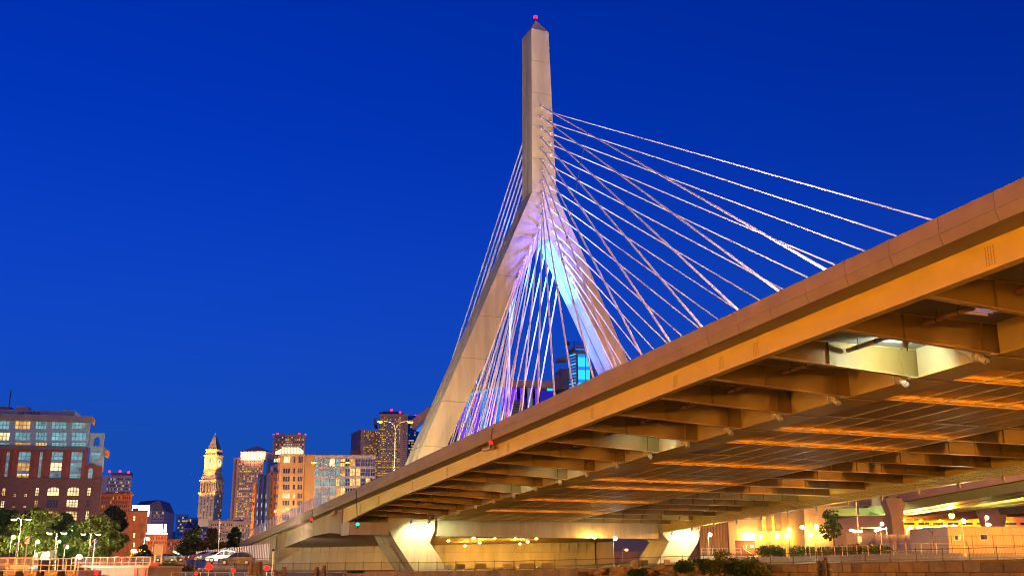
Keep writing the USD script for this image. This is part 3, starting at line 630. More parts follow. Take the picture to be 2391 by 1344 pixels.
m = MB(); AB.box(m, 0, a1, 3.0, 9.2, -1.2, -.62); m.build('core', CONC_D, AW)
m = MB(); AB.box(m, a1 + .05, a1 + 3.0, 3.0, 9.6, -3, -.3); m.build('end_return', ABM, AW)
# lamps under the back span
UL = [(1047, 1261, 172), (1106, 1255, 165), (1120, 1266, 180), (1155, 1254, 160), (1086, 1273, 184), (1203, 1255, 160), (1232, 1264, 176), (1214, 1268, 182), (1252, 1256, 165), (1388, 1255, 158), (905, 1257, 152)]
for i, (u, v, D) in enumerate(UL):
    p = P(u, v, D); t = thing('ceiling_lamp', None, 'lamp', p, 'lamps under the back span')
    tag(stage.GetPrimAtPath(t), '%s warm ceiling lamp from the left under the concrete back span' % ['first', 'third', 'fourth', 'fifth', 'second', 'sixth', 'eighth', 'seventh', 'ninth', 'tenth', 'leftmost, beside the near pier,'][i])
    m = MB(); m.sphere(p, .16, 2, (1, 1, .7)); m.build('lamp_glass', emit('under_lamp', (1, .50, .07), 520.0), t)
    m = MB(); m.tube(p + UP * .1, p + UP * .35, .2, 10, r2=.1); m.build('lamp_shade', DARKMETAL, t)
p = P(1433, 1254, 150); street_lamp(P(1433, 1300, 150) * [1, 1, 0] + UP * 3.6, p[2] - 3.6, [(.35, 0)], C_WHITE, 90, 'bright white globe lamp seen under the deck left of the far pier', None, .06, globe=.2, name='path_lamp')

# unseen lights added over each bay to throw grating patterns on the beam webs below
_ord = ['first', 'second', 'third', 'fourth', 'fifth', 'sixth', 'seventh', 'eighth', 'ninth', 'tenth', 'eleventh', 'twelfth', 'thirteenth']
for i, k in enumerate(range(2, 11)):
    sc = 6.1 * k + 3.1; p = (37.5, sc - 8.2, zr(sc - 8.2) + 4.2)
    flood(p, (37.5, sc, zr(sc) - .2), (1, .42, .06), 300, '%s added light from the viewer along the far deck grating' % _ord[i], 18, 'added lights along the far grating', .14, 20.0, .2)
for i, k in enumerate(range(0, 13)):
    sc = 6.1 * k + 3.1; p = (10.6, sc - 8.2, zr(sc - 8.2) + 4.2)
    flood(p, (8.3, sc, zr(sc) - .2), (1, .42, .06), 110, '%s added light from the viewer along the near deck grating' % _ord[i], 14, 'added lights along the near grating', .14, 20.0, .2)
# ---------------------------------------------------------------- right bank: plant buildings, viaduct, yard, lamps, plants
YGLOW = lit_window('yellow_glass_block', (1.0, .56, .06), .34, .9)
WARMWIN = lit_window('warm_window', (1.0, .66, .22), .32, .8)
DARKWIN = glass('dark_window')
TAN = mat('tan_render', (.42, .33, .22), .9, var=.12, scale=.4, streak=True)
TAN2 = mat('pale_render', (.45, .38, .28), .9, var=.1, scale=.3)
PINK = mat('pinkish_panel', (.46, .33, .25), .85, var=.08, scale=.3)
BROWN = mat('brown_corrugated', (.20, .12, .07), .7, var=.12, scale=.5)
GREYP = mat('grey_pilaster', (.30, .28, .26), .85, var=.1)
REDBR = mat('red_brick', (.26, .10, .06), .9, var=.25, scale=2.0, bump=.2, bscale=20)
DOORM = mat('dark_door_paint', (.10, .045, .05), .5)
YELP = mat('yellow_paint', (.75, .48, .04), .5, var=.1)
def gz(F, u0, u1): c = F.pt((F.az(u0, 1300)[0] + F.az(u1, 1300)[0]) / 2, 0); return ground_z(c[0])
def base_of(F, u0, u1, back=5.0, z=None):
    a = (F.az(u0, 1300)[0] + F.az(u1, 1300)[0]) / 2; p = F.pt(a, 0, -back); return np.array([p[0], p[1], ground_z(p[0]) if z is None else z])

# corrugated brown shed and the tan block with the double door
F = Face(1700, 168, 0)
t = thing('corrugated_shed', 'tall brown corrugated metal shed beside the far pier', 'shed', base_of(F, 1630, 1704))
a0, a1 = F.az(1634, 1290)[0], F.az(1702, 1290)[0]; zt_ = F.az(1660, 1213)[1]
m = MB(); F.box(m, a0, a1, 3.4, zt_, -9, -.12); m.build('wall', BROWN, t)
n = int((a1 - a0) / .42)
for i in range(n):
    x = a0 + (i + .5) * (a1 - a0) / n
    MB().hexa([F.pt(x - .13, 3.4, -.02), F.pt(x + .13, 3.4, -.02), F.pt(x + .2, 3.4, -.12), F.pt(x - .2, 3.4, -.12), F.pt(x - .13, zt_, -.02), F.pt(x + .13, zt_, -.02), F.pt(x + .2, zt_, -.12), F.pt(x - .2, zt_, -.12)]).build('corrugation', BROWN, t)
m = MB(); F.box(m, a0 - .1, a1 + .1, zt_, zt_ + .35, -9, .12); m.build('roof_edge', GREYP, t)
t = thing('service_block', 'tan rendered service block with a dark double door under a bright orange lamp', 'building', base_of(F, 1702, 1772))
b0, b1 = F.az(1703, 1290)[0], F.az(1773, 1290)[0]; zt2 = F.az(1740, 1213)[1]; d0, d1 = F.az(1717, 1290)[0], F.az(1765, 1290)[0]; dz = F.az(1740, 1260.5)[1]; gb = F.az(1740, 1296.5)[1]
m = MB(); F.box(m, b0, d0, 3.4, dz, -.5, .2); F.box(m, d1, b1, 3.4, dz, -.5, .2); F.box(m, b0, b1, dz, zt2, -.5, .2); F.box(m, b0, b1, 3.4, zt2, -9, -.51); m.build('wall', TAN, t)
m = MB(); F.box(m, b0 - .1, b1 + .1, zt2, zt2 + .3, -9, .3); m.build('roof_edge', GREYP, t)
dm = (d0 + d1) / 2
for x0, x1 in ((d0, dm), (dm, d1)):
    m = MB(); F.box(m, x0 + .03, x1 - .03, gb, dz - .03, -.4, -.12); d = m.build('door', DOORM, t)
    m = MB(); hx = dm - .25 if x0 == d0 else dm + .2; F.box(m, hx, hx + .06, gb + 1.0, gb + 1.6, -.12, -.06); m.build('handle', GALV, d)
m = MB(); F.pbox(m, 1753, 1271, 1760, 1276.5, -.12, -.09); m.build('notice', mat('white_sign', (.75, .73, .7), .6, var=.03), t)
m = MB(); F.box(m, F.az(1632, 1290)[0], b1, 3.4, gb - .02, .2, 2.2); m.build('loading_platform', CONC, t)
for k, u in enumerate((1633, 1646, 1658, 1670, 1682, 1694, 1706, 1724)):
    a = F.az(u, 1290)[0]; m = MB(); m.tube(F.pt(a, gb, 2.0), F.pt(a, gb + 1.1, 2.0), .03, 6); m.build('platform_post', GALV, t)
for z in (.55, 1.08):
    m = MB(); m.tube(F.pt(F.az(1633, 1290)[0], gb + z, 2.0), F.pt(F.az(1724, 1290)[0], gb + z, 2.0), .03, 6); m.build('platform_rail', GALV, t)
m = MB(); m.tube(F.pt(F.az(1731, 1290)[0], gb + 1.0, 2.1), F.pt(F.az(1741, 1290)[0], gb + .1, 4.6), .05, 6); m.build('stair_rail', YELP, t)
m = MB(); m.tube(F.pt(F.az(1775, 1290)[0], gb + 1.0, 1.6), F.pt(F.az(1786, 1290)[0], gb + .1, 4.0), .05, 6); m.build('stair_rail', YELP, t)
def wall_lamp(F, u, v, color, strength, r, label, out=.5, group='wall lamps on the plant buildings'):
    a, z = F.az(u, v); p = F.pt(a, z, out); t = thing('wall_lamp', label, 'lamp', p, group)
    MB().sphere(p, r, 2).build('lamp_globe', emit('wl_%.2f_%.2f_%.2f_%g' % (*color, strength), color, strength), t)
    m = MB(); m.tube(p - F.n * .1 + UP * .1, F.pt(a, z + .25, 0), .05, 6); m.build('bracket', DARKMETAL, t); return t
wall_lamp(F, 1743, 1254.5, (1, .45, .08), 260, .2, 'left one of the two orange lamps above the dark double door', .45)
wall_lamp(F, 1754, 1254.5, (1, .45, .08), 260, .2, 'right one of the two orange lamps above the dark double door', .45)

# plant building with yellow glass-block windows
F = Face(1800, 192, 0)
t = thing('plant_building', 'plant building with large yellow-lit glass-block windows and grey pilasters', 'building', base_of(F, 1680, 1930))
a0, a1 = F.az(1655, 1290)[0], F.az(1884, 1290)[0]
m = MB(); F.box(m, a0, a1, 3.4, 30, -25, -.6); m.build('wall', TAN2, t)
def fbox(u0, v0, u1, v1, o0, o1, name, mt): m = MB(); F.pbox(m, u0, v0, u1, v1, o0, o1); return m.build(name, mt, t)
for (u0, v0, u1, v1) in ((1670, 1194, 1727, 1212), (1730, 1190, 1768, 1201), (1730, 1204, 1768, 1238), (1773, 1186, 1794, 1202), (1797, 1184, 1815, 1200), (1773, 1205, 1794, 1238), (1797, 1203, 1816, 1238), (1822, 1176, 1829, 1238), (1866, 1172, 1875, 1206)):
    w = fbox(u0, v0, u1, v1, -.5, -.2, 'window', YGLOW)
    m = MB(); a, z = F.az(u0, v1); b, z1 = F.az(u1, v0)
    for i in range(1, int((b - a) / .5)): F.box(m, a + i * .5 - .025, a + i * .5 + .025, z, z1, -.2, -.14)
    for i in range(1, int((z1 - z) / .5)): F.box(m, a, b, z + i * .5 - .025, z + i * .5 + .025, -.2, -.15)
    if m.v: m.build('glazing_bar', GREYP, w, kind='stuff')
for (u0, u1) in ((1727, 1730), (1768, 1773), (1794, 1797), (1815.5, 1822), (1829, 1866), (1875, 1884)):
    fbox(u0, 1140, u1, 1300, -.6, .0 if u1 - u0 < 10 else .25, 'pilaster', GREYP if u1 - u0 < 9 else TAN2)
fbox(1670, 1238, 1829, 1243, -.6, .15, 'ledge', GREYP); fbox(1670, 1201.5, 1822, 1204, -.6, .0, 'transom', GREYP)
fbox(1770, 1243, 1829, 1300, -.6, -.05, 'base_wall', TAN)
for i in range(9): fbox(1842, 1247 + i * 3.1, 1866, 1249 + i * 3.1, .25, .36, 'louver', mat('green_louver', (.12, .17, .12), .6))
for i, (u, v) in enumerate(((1774.5, 1251), (1812.5, 1250), (1836.5, 1249.5), (1870.5, 1249.5))):
    wall_lamp(F, u, v, (1, .46, .05), 70, .26, 'yellow wall lamp on the plant building, %s from the left' % ['first', 'second', 'third', 'fourth'][i], .6)
F2 = Face(1900, 186, 12)
t = thing('silo_block', 'plain tan building block right of the plant building with slatted vents', 'building', base_of(F2, 1884, 1946))
m = MB(); F2.box(m, F2.az(1884, 1290)[0], F2.az(1947, 1290)[0], 3.4, 32, -22, 0); m.build('wall', TAN, t)
for i in range(14):
    m = MB(); F2.pbox(m, 1889, 1204 + i * 2.6, 1909, 1205.8 + i * 2.6, .0, .14); m.build('vent_slat', mat('vent_slat_paint', (.5, .4, .22), .6), t)
wall_lamp(F2, 1917.5, 1249, (1, .46, .05), 70, .26, 'yellow wall lamp on the tan block with slatted vents', .6)
wall_lamp(F2, 1886, 1246, (1, .55, .10), 130, .26, 'yellow wall lamp in the corner beside the tan block with slatted vents', 1.2)
F3 = Face(2000, 262, -4)
t = thing('pink_warehouse', 'big plain pinkish warehouse wall behind the small tree', 'building', base_of(F3, 1944, 2085))
m = MB(); F3.box(m, F3.az(1944, 1290)[0], F3.az(2068, 1290)[0], 3.4, 26, -20, 0); m.build('wall', PINK, t)
m = MB(); F3.pbox(m, 1949, 1176, 1970, 1187, -.1, .05); w = m.build('window', DARKWIN, t)
# long low building lit orange by sodium light below the ramps
F4 = Face(2100, 300, 0)
t = thing('orange_lit_hall', 'long low hall lit bright orange under the elevated ramps', 'building', base_of(F4, 1960, 2300))
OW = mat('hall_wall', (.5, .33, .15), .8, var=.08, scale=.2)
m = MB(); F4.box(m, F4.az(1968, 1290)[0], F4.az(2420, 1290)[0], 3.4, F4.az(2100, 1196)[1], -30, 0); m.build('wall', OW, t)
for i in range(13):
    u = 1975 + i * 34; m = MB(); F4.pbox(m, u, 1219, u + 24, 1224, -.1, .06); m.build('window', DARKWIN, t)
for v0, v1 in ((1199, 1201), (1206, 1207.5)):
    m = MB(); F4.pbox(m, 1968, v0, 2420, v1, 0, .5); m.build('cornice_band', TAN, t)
for i, u in enumerate((1985, 2040, 2105, 2145, 2190, 2240, 2290, 2340)):
    p = F4.pt(F4.az(u, 1220)[0], F4.az(u, 1222)[1], 4.0); street_lamp(p * [1, 1, 0] + UP * 6, p[2] - 6, [(0, 1.0)], (1, .28, .005), 900, 'sodium lamp before the orange-lit hall, %s from the left' % ['first', 'second', 'third', 'fourth', 'fifth', 'sixth', 'seventh', 'eighth'][i], 'sodium lamps before the orange-lit hall', .08, name='yard_lamp')

# elevated ramps: pink fascia, green steel box, flared concrete columns
VGREEN = mat('green_steel', (.22, .27, .14), .45, var=.12, scale=.5)
VDARK = mat('ramp_underside', (.16, .15, .10), .7, var=.15, scale=.4)
def ramp(name, label, spine, width, fascia, depth, fm, gm):
    """A curved elevated deck. spine: points of its near upper edge (u, v, D)."""
    from scipy.interpolate import CubicSpline
    q = np.array([P(*s) for s in spine]); tt = np.r_[0, np.cumsum(np.linalg.norm(np.diff(q, axis=0), axis=1))]; cs = CubicSpline(tt, q)
    T = np.linspace(0, tt[-1], 26); C = cs(T); D_ = cs(T, 1); D_[:, 2] = 0; D_ /= np.linalg.norm(D_, axis=1)[:, None]; N = np.c_[-D_[:, 1], D_[:, 0], 0 * T]
    N *= np.sign(np.sum(N * FWD, 1))[:, None]
    t = thing(name, label, 'viaduct', C[13] * [1, 1, 0] + UP * 4)
    def sweep(o0, o1, z0, z1, o0t=None, o1t=None):
        m = MB(); o0t = o0 if o0t is None else o0t; o1t = o1 if o1t is None else o1t
        for i in range(len(T) - 1):
            c = []
            for z, oa, ob in ((z0, o0, o1), (z1, o0t, o1t)):
                for j, o in ((i, oa), (i + 1, oa), (i + 1, ob), (i, ob)): c.append(C[j] + N[j] * o + UP * z)
            m.hexa(c)
        return m
    for i0 in range(0, 25, 3):
        m = MB()
        for i in range(i0, min(i0 + 3, 25)):
            a, b = C[i] + (C[i + 1] - C[i]) * (.012 if i == i0 else 0), C[i + 1]
            m.hexa([a - UP * fascia, b - UP * fascia, b + N[i + 1] * .35 - UP * fascia, a + N[i] * .35 - UP * fascia, a, b, b + N[i + 1] * .35, a + N[i] * .35])
        m.build('parapet_panel', fm, t)
    sweep(.2, width - .2, -fascia - .05, -fascia + .35).build('deck_slab', VDARK, t)
    sweep(1.4, width * .45, -fascia - depth, -fascia - .06, .9, width * .47).build('box_girder', gm, t)
    sweep(width * .55, width - 1.4, -fascia - depth, -fascia - .06, width * .53, width - .9).build('box_girder', gm, t)
    sweep(width - .35, width, -fascia, 0).build('far_parapet', fm, t)
    return C, N
C1, N1 = ramp('elevated_ramp', 'curved elevated ramp with a pinkish concrete parapet over the yard', [(2620, 1036, 150), (2391, 1083, 170), (2240, 1113, 185), (2120, 1137, 200), (2030, 1156, 216), (1985, 1166, 232), (1950, 1172, 252)], 9.5, 2.3, 1.5, PINK, VGREEN)
C2, N2 = ramp('elevated_ramp', 'second, lower elevated ramp under and behind the pinkish one', [(2640, 1088, 178), (2391, 1128, 200), (2260, 1148, 216), (2150, 1163, 236), (2060, 1176, 260)], 10.5, 1.2, 1.6, mat('ramp_concrete', (.34, .28, .20), .9), VGREEN)
C3, N3 = ramp('elevated_ramp', 'third, dark elevated ramp farthest back over the station', [(2640, 1132, 225), (2391, 1160, 250), (2250, 1172, 272), (2120, 1185, 300)], 14, 1.2, 2.2, mat('dark_ramp_concrete', (.2, .17, .13), .9), VDARK)
def column(u0, u1, vt, D, w, hw, label, mt, zt_=None):
    F = Face((u0 + u1) / 2, D, 14); zt_ = F.az((u0 + u1) / 2, vt)[1]; t = thing('ramp_column', label, 'column', F.pt(0, ground_z(F.pt(0, 0)[0])), 'columns under the elevated ramps')
    zk = zt_ - hw * .9; dp = w * .75
    def ring(wd, d, z): return [F.pt(-wd / 2, z, d / 2), F.pt(wd / 2, z, d / 2), F.pt(wd / 2, z, -d / 2), F.pt(-wd / 2, z, -d / 2)]
    z0 = 3.4
    for i in range(3):
        za, zb_ = z0 + (zk - z0) * i / 3, z0 + (zk - z0) * (i + 1) / 3; MB().hexa(ring(w, dp, za + .012) + ring(w, dp, zb_ - .012)).build('shaft_lift', mt, t)
    m = MB(); m.hexa(ring(w, dp, zk + .012) + ring(w * 1.16, dp, zk + (zt_ - zk) * .35)); m.hexa(ring(w * 1.16, dp, zk + (zt_ - zk) * .35) + ring(hw, dp * 1.05, zk + (zt_ - zk) * .8)); m.hexa(ring(hw, dp * 1.05, zk + (zt_ - zk) * .8) + ring(hw, dp * 1.05, zt_)); m.build('flared_head', mt, t)
    for s in (-.3, .3): MB().tube(F.pt(s * hw, zt_, 0), F.pt(s * hw, zt_ + .35, 0), .35, 10).build('bearing', DARKMETAL, t)
CCOL = mat('column_concrete', (.40, .31, .24), .85, var=.12, scale=.5, streak=True)
column(2075, 2125, 1163, 203, 2.4, 4.1, 'pale flared concrete column under the pinkish ramp, in front', CCOL)
column(2050, 2090, 1187, 268, 2.8, 4.4, 'darker flared column behind the pale one', CCOL)
column(2300, 2362, 1177, 262, 4.2, 6.6, 'wide dark flared column at the right under the back ramp', CCOL)

# pinkish site building with two windows, at the right edge
F = Face(2300, 150, 4)
t = thing('site_building', 'low pinkish site building with two small windows at the right edge', 'building', base_of(F, 2218, 2500))
a0, a1 = F.az(2218, 1290)[0], F.az(2560, 1290)[0]; z1 = F.az(2218, 1231)[1]
m = MB(); F.box(m, a0, a1, 3.6, z1, -12, -.06); m.build('wall', PINK, t)
n = 16
for i in range(n):
    x0, x1 = a0 + (a1 - a0) * i / n + .015, a0 + (a1 - a0) * (i + 1) / n - .015; m = MB(); F.box(m, x0, x1, 3.6, z1, -.059, 0); m.build('wall_panel', PINK, t)
m = MB(); F.box(m, a0 - .1, a1, z1, z1 + .18, -12, .12); m.build('roof_edge', GREYP, t)
for (u0, u1, v0, v1) in ((2230, 2242, 1248.5, 1259), (2289.5, 2303.5, 1247, 1258.5)):
    m = MB(); F.pbox(m, u0 - 1.2, v0 - 1.2, u1 + 1.2, v1 + 1.2, .001, .05); fr = m.build('window_frame', mat('cream_frame', (.7, .64, .45), .6), t)
    m = MB(); F.pbox(m, u0, v0, (u0 + u1) / 2 - .2, v1, .051, .06); m.build('pane', DARKWIN, fr); m = MB(); F.pbox(m, (u0 + u1) / 2 + .2, v0, u1, v1, .051, .06); m.build('pane', WARMWIN if u0 < 2250 else DARKWIN, fr)
m = MB(); F.pbox(m, 2255, 1262, 2261, 1270, .0, .25); m.build('meter_box', GREYP, t)
p = F.pt(F.az(2320, 1230)[0], z1, -2); street_lamp(p, 1.6, [(.3, 0)], C_WARM, 250, 'bare bright lamp on the roof of the pinkish site building', None, .05, globe=.22, name='roof_lamp')

# tall sodium mast, promenade lamps
p = P(2222, 1203, 205); t = thing('sodium_lamp', 'brightest orange sodium lamp, hanging under the elevated ramps at right', 'lamp', p)
MB().sphere(p, .46, 2).build('lamp_globe', emit('big_sodium', (1, .34, .02), 1500.0), t); m = MB(); m.tube(p + UP * .4, p + UP * 3.2, .06, 6); m.tube(p + UP * .3, p + UP * .7, .5, 12, r2=.12); m.build('shade', DARKMETAL, t)
PL = [(2243, 1213, 2254, 1303, 116, 170, 'tall white promenade lamp before the pinkish site building'), (1896, 1226, 1907, 1311, 124, 170, 'white promenade lamp standing behind the timber piles'), (1843, 1233, 1842.5, 1305, 143, 120, 'white promenade lamp before the green louvers'),
      (1872, 1228, 1882, 1296, 152, 170, 'white promenade lamp between the yellow wall lamps'), (1659, 1245, 1656, 1303, 150, 170, 'white promenade lamp before the brown corrugated shed'), (2058, 1220, 2061, 1291, 150, 90, 'white lamp before the pale flared column')]
for (u, v, ub, vb, D, I, lab) in PL:
    q = P(u, v, D); b = P(ub, vb, D); b[2] = min(b[2], ground_z(b[0])); street_lamp(b, q[2] - b[2], [tuple((q - b)[:2] if np.linalg.norm((q - b)[:2]) > .3 else (.35, 0))], (1, .82, .55), I, lab, 'promenade lamps', .07, globe=.19, name='promenade_lamp')
b = P(2008, 1290, 160); t = thing('flag_pole', 'tall slim grey pole right of the small tree', 'pole', b); m = MB(); m.tube(b, P(1996, 1150, 160) * [0, 0, 1] + b * [1, 1, 0], .13, 8, r2=.09); m.build('pole', GALV, t)
m = MB(); q = P(2001, 1181, 160); q = np.array([b[0] + .25, b[1], q[2]]); m.box(q[0] - .12, q[0] + .12, q[1] - .12, q[1] + .12, q[2] - 1.2, q[2] + 1.2); m.build('box', DARKMETAL, t)
m = MB(); q = P(2000, 1258, 160); m.box(b[0] - .35, b[0] + .35, b[1] - .2, b[1] - .15, q[2] - .4, q[2] + .4); m.build('sign_plate', mat('white_sign', (.75, .73, .7)), t)

# station: canopy, lamps, train, fence boards, bollards
F = Face(2120, 215, 0)
t = thing('station_canopy', 'flat white station canopy with rows of green-white lamps behind the column', 'canopy', base_of(F, 2040, 2230))
for (u0, u1, v0) in ((2012, 2045, 1230), (2045, 2080, 1231.5), (2150, 2215, 1228)):
    m = MB(); F.pbox(m, u0, v0, u1, v0 + 2.6, -6, .4); m.build('roof', mat('canopy_white', (.28, .26, .20), .6), t)
m = MB(); F.pbox(m, 2120, 1242, 2225, 1262, -9, -8); m.build('back_wall', mat('pale_station_wall', (.6, .52, .32), .8), t)
for u in (2020, 2052, 2078, 2125, 2160, 2200):
    m = MB(); m.tube(F.pt(F.az(u, 1280)[0], 4, -2), F.pt(F.az(u, 1232)[0], F.az(u, 1232)[1], -2), .12, 8); m.build('post', GALV, t)
for i, (u, v, s) in enumerate(((1985, 1237, 1), (1994, 1240, 1.2), (2005, 1240.5, .9), (2043, 1238, 1), (2050, 1234, 1.5), (2068, 1233.5, 1.2), (2123, 1231, 1.2), (2142, 1231, 1.3), (2159, 1230, .8), (2120, 1236, .7), (2150, 1238, 1.4), (2164, 1236.5, 1.5), (2193, 1232.5, 1.4), (2192, 1239, 1.1), (2203, 1228, 1.2), (2210, 1237, 1.5), (2223, 1227.5, 1.3), (2303, 1224.5, 1.4))):
    p = F.pt(*F.az(u, v), .8); t = thing('station_lamp', None, 'lamp', p, 'lamps of the station behind the column')
    m = MB(); m.sphere(p, .26 * s, 2, (1.5, 1.5, .6)); m.build('lamp_glass', emit('station_lamp', (.95, 1.0, .42), 26.0), t); m = MB(); m.tube(p + UP * .1, p + UP * .6, .05, 6); m.build('stem', DARKMETAL, t)
    tag(stage.GetPrimAtPath(t), 'green-white station lamp, %s counting from the left' % ['1st', '2nd', '3rd', '4th', '5th', '6th', '8th', '9th', '11th', '7th', '10th', '12th', '14th', '13th', '15th', '16th', '17th', '18th'][i])
F = Face(2180, 196, 0)
t = thing('commuter_train', 'parked commuter train coach with a purple and yellow stripe', 'train', base_of(F, 2150, 2230))
m = MB(); F.pbox(m, 2146, 1253, 2232, 1273, -3.0, 0); m.build('body', mat('train_silver', (.5, .5, .5), .35, metal=.5), t)
m = MB(); F.pbox(m, 2146, 1252.8, 2232, 1256, .001, .03); m.build('purple_band', mat('train_purple', (.28, .07, .22), .5), t)
m = MB(); F.pbox(m, 2146, 1262, 2232, 1265, .001, .03); m.build('yellow_stripe', YELP, t)
for i in range(6): m = MB(); F.pbox(m, 2151 + 13.5 * i, 1256.6, 2161 + 13.5 * i, 1261, .001, .04); m.build('window', DARKWIN, t)
for i in range(5): m = MB(); m.tube(F.pt(F.az(2155 + 16 * i, 1276)[0], F.az(2160, 1275)[1], -.6), F.pt(F.az(2155 + 16 * i, 1276)[0], F.az(2160, 1275)[1], -.3), .45, 14); m.build('wheel', DARKMETAL, t)
F = Face(2090, 172, 0)
t = thing('board_fence', 'tall fence of pale vertical corrugated boards at the foot of the pale column', 'fence', base_of(F, 2045, 2130))
for i in range(27):
    u = 2046 + i * 3.1; m = MB(); F.pbox(m, u, 1246.5 + (i % 3) * .4, u + 2.9, 1277, -.1 - .06 * (i % 2), .0 - .06 * (i % 2)); m.build('board', mat('board_%d' % (i % 3), ((.5, .4, .26), (.42, .3, .18), (.55, .46, .32))[i % 3], .7), t)
t = thing('yard_wall', 'low grey concrete wall between the small tree and the board fence', 'wall', base_of(F, 1985, 2045)); m = MB(); F.pbox(m, 1978, 1243, 2046, 1276, -.5, -.1); m.build('wall', mat('grey_yard_wall', (.3, .26, .22), .9), t)
t = thing('loading_kerb', 'low concrete ramp wall before the board fence', 'wall', base_of(F, 2060, 2150)); m = MB(); F.pbox(m, 2075, 1277, 2165, 1287, -3, 1.4); m.build('wall', CONC, t)
for i, u in enumerate((2090.5, 2115, 2141, 2161.5, 2036, 1836.5)):
    D = 166 if i < 4 else 152; q = P(u, 1262.5 if i < 4 else 1270, D); b = P(u, 1278 if i < 4 else 1292, D); t = thing('yellow_bollard', ['leftmost yellow bollard before the board fence', 'second yellow bollard before the board fence', 'third yellow bollard, right of the board fence', 'fourth yellow bollard, left of the pinkish building', 'yellow bollard among the shrubs', 'yellow bollard left of the louvers beside a lamp post'][i], 'bollard', b, 'yellow bollards')
    m = MB(); r = .13 if i not in (2, 3) else .2; m.tube(b - UP * 1.0, q, r, 10); m.sphere(q, r, 1); m.build('post', YELP, t)
def wire_fence(name, label, us, D0, D1, v_top, h, m_, mesh_=True, cat='fence', rails=(.98, .5, .08), step=None):
    n = len(us); base = []
    for i, u in enumerate(us):
        D = D0 + (D1 - D0) * i / (n - 1); p = P(u, v_top(u), D); base.append(p - UP * h)
    t = thing(name, label, cat, base[n // 2])
    for p in base: MB().tube(p, p + UP * h, .045, 6).build('post', m_, t)
    w = MB()
    for a, b in zip(base[:-1], base[1:]):
        for f in rails: MB().tube(a + UP * h * f, b + UP * h * f, .028, 5).build('rail', m_, t)
        if mesh_:
            L = np.linalg.norm(b - a); k = int(L / .28)
            for j in range(k): f = j / k; w.tube(a + (b - a) * f + UP * h * .08, a + (b - a) * f + UP * h * .98, .006, 3, caps=False)
    if w.v: w.build('wire_mesh', m_, t, kind='stuff')
    return t
wire_fence('chain_link_fence', 'chain-link fence before the pinkish site building', list(np.linspace(2172, 2560, 9)), 140, 132, lambda u: 1249.5 - (u - 2172) * .006, 2.4, RAILM)
wire_fence('construction_fence', 'temporary fence with leaning pale posts in the yard at right', [2055, 2085, 2115, 2150, 2185, 2215, 2245], 134, 130, lambda u: 1268 - (u - 2055) * .01, 1.7, mat('pale_post', (.5, .4, .3), .6))
wire_fence('post_fence', 'low fence of brown posts before the shrubs left of the flag pole', [1890, 1918, 1948, 1966, 1977, 2000, 2026], 142, 138, lambda u: 1274 - (u - 1890) * .02, 1.5, mat('pale_post', (.5, .4, .3), .6), rails=(.95,))
# dark screen wall and lit orange wall beyond the far end of the abutment
F = Face(1450, 262, 0); t = thing('dark_screen_building', 'plain dark blue-grey building seen under the cross beam', 'building', base_of(F, 1390, 1540, z=3.4)); m = MB(); F.pbox(m, 1391, 1215, 1640, 1288, -12, 0); m.build('wall', mat('slate_cladding', (.16, .16, .21), .6, var=.05), t)
m = MB(); F.pbox(m, 1391, 1286.5, 1640, 1288, 0, .2); m.build('base_band', GREYP, t)
F = Face(1450, 242, 0); t = thing('orange_lit_wall', 'concrete wall lit orange below the dark blue-grey building', 'wall', base_of(F, 1390, 1520, z=3.4))
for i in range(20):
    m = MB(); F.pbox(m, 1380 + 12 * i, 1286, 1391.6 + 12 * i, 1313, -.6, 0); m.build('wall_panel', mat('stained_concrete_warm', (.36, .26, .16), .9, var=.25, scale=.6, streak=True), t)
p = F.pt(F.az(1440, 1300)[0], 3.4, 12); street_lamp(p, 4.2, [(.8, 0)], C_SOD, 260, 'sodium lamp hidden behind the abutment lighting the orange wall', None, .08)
# concrete blocks and planters under the bridge
for i, (u, v, w, D, mt) in enumerate(((1487, 1317, 2.0, 140, CONC), (1505, 1317, 1.1, 139, DARKMETAL), (1558, 1316, .9, 137, CCOL), (1232, 1327, 2.8, 138, SLAB), (1277, 1327, 1.9, 140, SLAB), (1190, 1327, 2.2, 142, CONC), (1123, 1329, 2.0, 143, SLAB), (1075, 1329, 1.8, 145, SLAB), (1046, 1326, 1.3, 147, CONC))):
    b = P(u, v, D); b[2] = ground_z(b[0]) + .02; t = thing('concrete_block', ['pale concrete block nearest the far pier foot', 'dark block beside the pale one at the far pier foot', 'small brown block at the right of the far pier foot', 'long dark block under the bridge, right one of two', 'dark block behind the railing, right of centre under the bridge', 'pale block behind the railing under the bridge', 'dark low block right of the near pier, second one', 'dark low block right of the near pier, first one', 'small pale block touching the near pier foot'][i], 'concrete block', b, 'blocks under the bridge')
    m = MB(); o = b; h = .55; e = RGT * w / 2.6; d = FWD * .5
    c = [o - e - d, o + e - d, o + e + d, o - e + d]; m.hexa(c + [q * 1.0 + UP * h - (q - o) * .08 for q in c]); m.build('block', mt, t)
    m = MB(); m.hexa([q + UP * (h + .004) - (q - o) * .1 for q in c] + [q + UP * (h + .1) - (q - o) * .14 for q in c]); m.build('coping', mt, t)
# loaded lorry shapes under the bridge are left as low parked vans (see cars)

